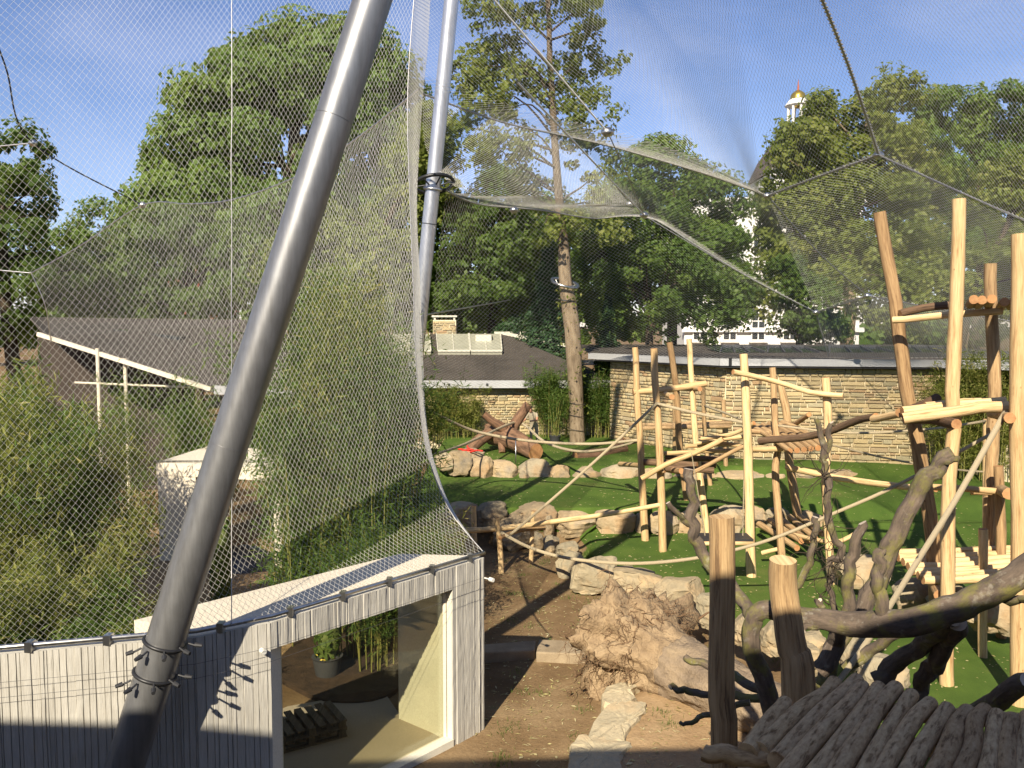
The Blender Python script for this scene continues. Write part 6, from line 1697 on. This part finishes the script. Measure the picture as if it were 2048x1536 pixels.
hr_ = MB(); hb_ = Vector(J['head1'])
for i in range(7):
    for j in range(12):
        th = i / 6 * 1.5; ph = j / 12 * 6.283
        hr_.v.append((hb_.x + .107 * math.sin(th) * math.cos(ph), hb_.y + .025 + .112 * math.sin(th) * math.sin(ph), hb_.z - .02 + .125 * math.cos(th)))
for i in range(6):
    for j in range(12): hr_.face([i * 12 + j, (i + 1) * 12 + j, (i + 1) * 12 + (j + 1) % 12, i * 12 + (j + 1) % 12])
h_o = hr_.build('hair', 'darkcloth', None, True); h_o.parent = ob

# fallen leaves and wood chips
n = 5200
X = rng.uniform(-3, 15, n * 2); Y = rng.uniform(8, 37, n * 2)
k = (sdist(LAWN_LOW, X, Y)[0] > .1) | (sdist(LAWN_UP, X, Y)[0] > .1) | ((X > -.2) & (Y > 9.5))
X, Y = X[k][:n], Y[k][:n]
Z = hz(X, Y) + .018
V, F = leaves(np.stack([X, Y, Z], 1), np.tile([0, 0, 3.0], (len(X), 1)), rng.uniform(.04, .095, len(X)), .5, rng, .1, 1.0, .5)
M['litter'] = leafmat('leaf_litter', (0.28, 0.22, 0.09), (0.45, 0.38, 0.16), (0.6, 0.52, 0.3), .1)
tag(npmesh('fallen_leaves', V, F, 'litter', None, {'rnd': np.repeat(rng.uniform(0, 1, len(X)), 4)}), 'small pale fallen leaves scattered over lawns and soil', 'leaves', kind='stuff')

n = 3000
X = rng.uniform(-.6, 4.5, n); Y = rng.uniform(8.5, 25, n)
k = (sdist(LAWN_LOW, X, Y)[0] < -.1)
X, Y = X[k], Y[k]
V, F = leaves(np.stack([X, Y, hz(X, Y) + .015], 1), np.tile([0, 0, 3.0], (len(X), 1)), rng.uniform(.03, .13, len(X)), .16, rng, .1, 1.0, .5)
tag(npmesh('wood_chips', V, F, 'litter', None, {'rnd': np.repeat(rng.uniform(0, 1, len(X)), 4)}), 'pale wood chips and straw strewn on the bare soil', 'wood chips', kind='stuff')
# weedy grass tufts on the soil and along the stones
n = 9000
tx, ty = rng.uniform(-.3, 4.6, 240), rng.uniform(9.5, 24, 240)
k = sdist(LAWN_LOW, tx, ty)[0] < .1
tx, ty = tx[k], ty[k]
edge = np.array(LAWN_LOW[:9])
ei = rng.integers(0, 8, 160); et = rng.uniform(0, 1, 160)[:, None]
ep = edge[ei] * (1 - et) + edge[ei + 1] * et + rng.normal(size=(160, 2)) * .12
tx = np.concatenate([tx[::3], ep[:, 0]]); ty = np.concatenate([ty[::3], ep[:, 1]])
ti = rng.integers(0, len(tx), n)
X = tx[ti] + rng.normal(size=n) * .10; Y = ty[ti] + rng.normal(size=n) * .10
h_ = rng.uniform(.03, .10, n); Z = hz(X, Y)
a_ = rng.uniform(0, 6.28, n); w_ = .006
dx, dy = np.cos(a_) * w_, np.sin(a_) * w_
lx, ly = rng.normal(size=n) * .03, rng.normal(size=n) * .03
V = np.stack([np.stack([X - dx, Y - dy, Z - .01], 1), np.stack([X + dx, Y + dy, Z - .01], 1), np.stack([X + lx, Y + ly, Z + h_], 1)], 1).reshape(-1, 3)
tag(npmesh('weed_tufts', V, np.arange(3 * n).reshape(n, 3), 'leaf_bamboog', None, {'rnd': np.repeat(rng.uniform(.2, 1, n), 3)}), 'short green weeds sprouting on the soil and along stones', 'weeds', kind='stuff')
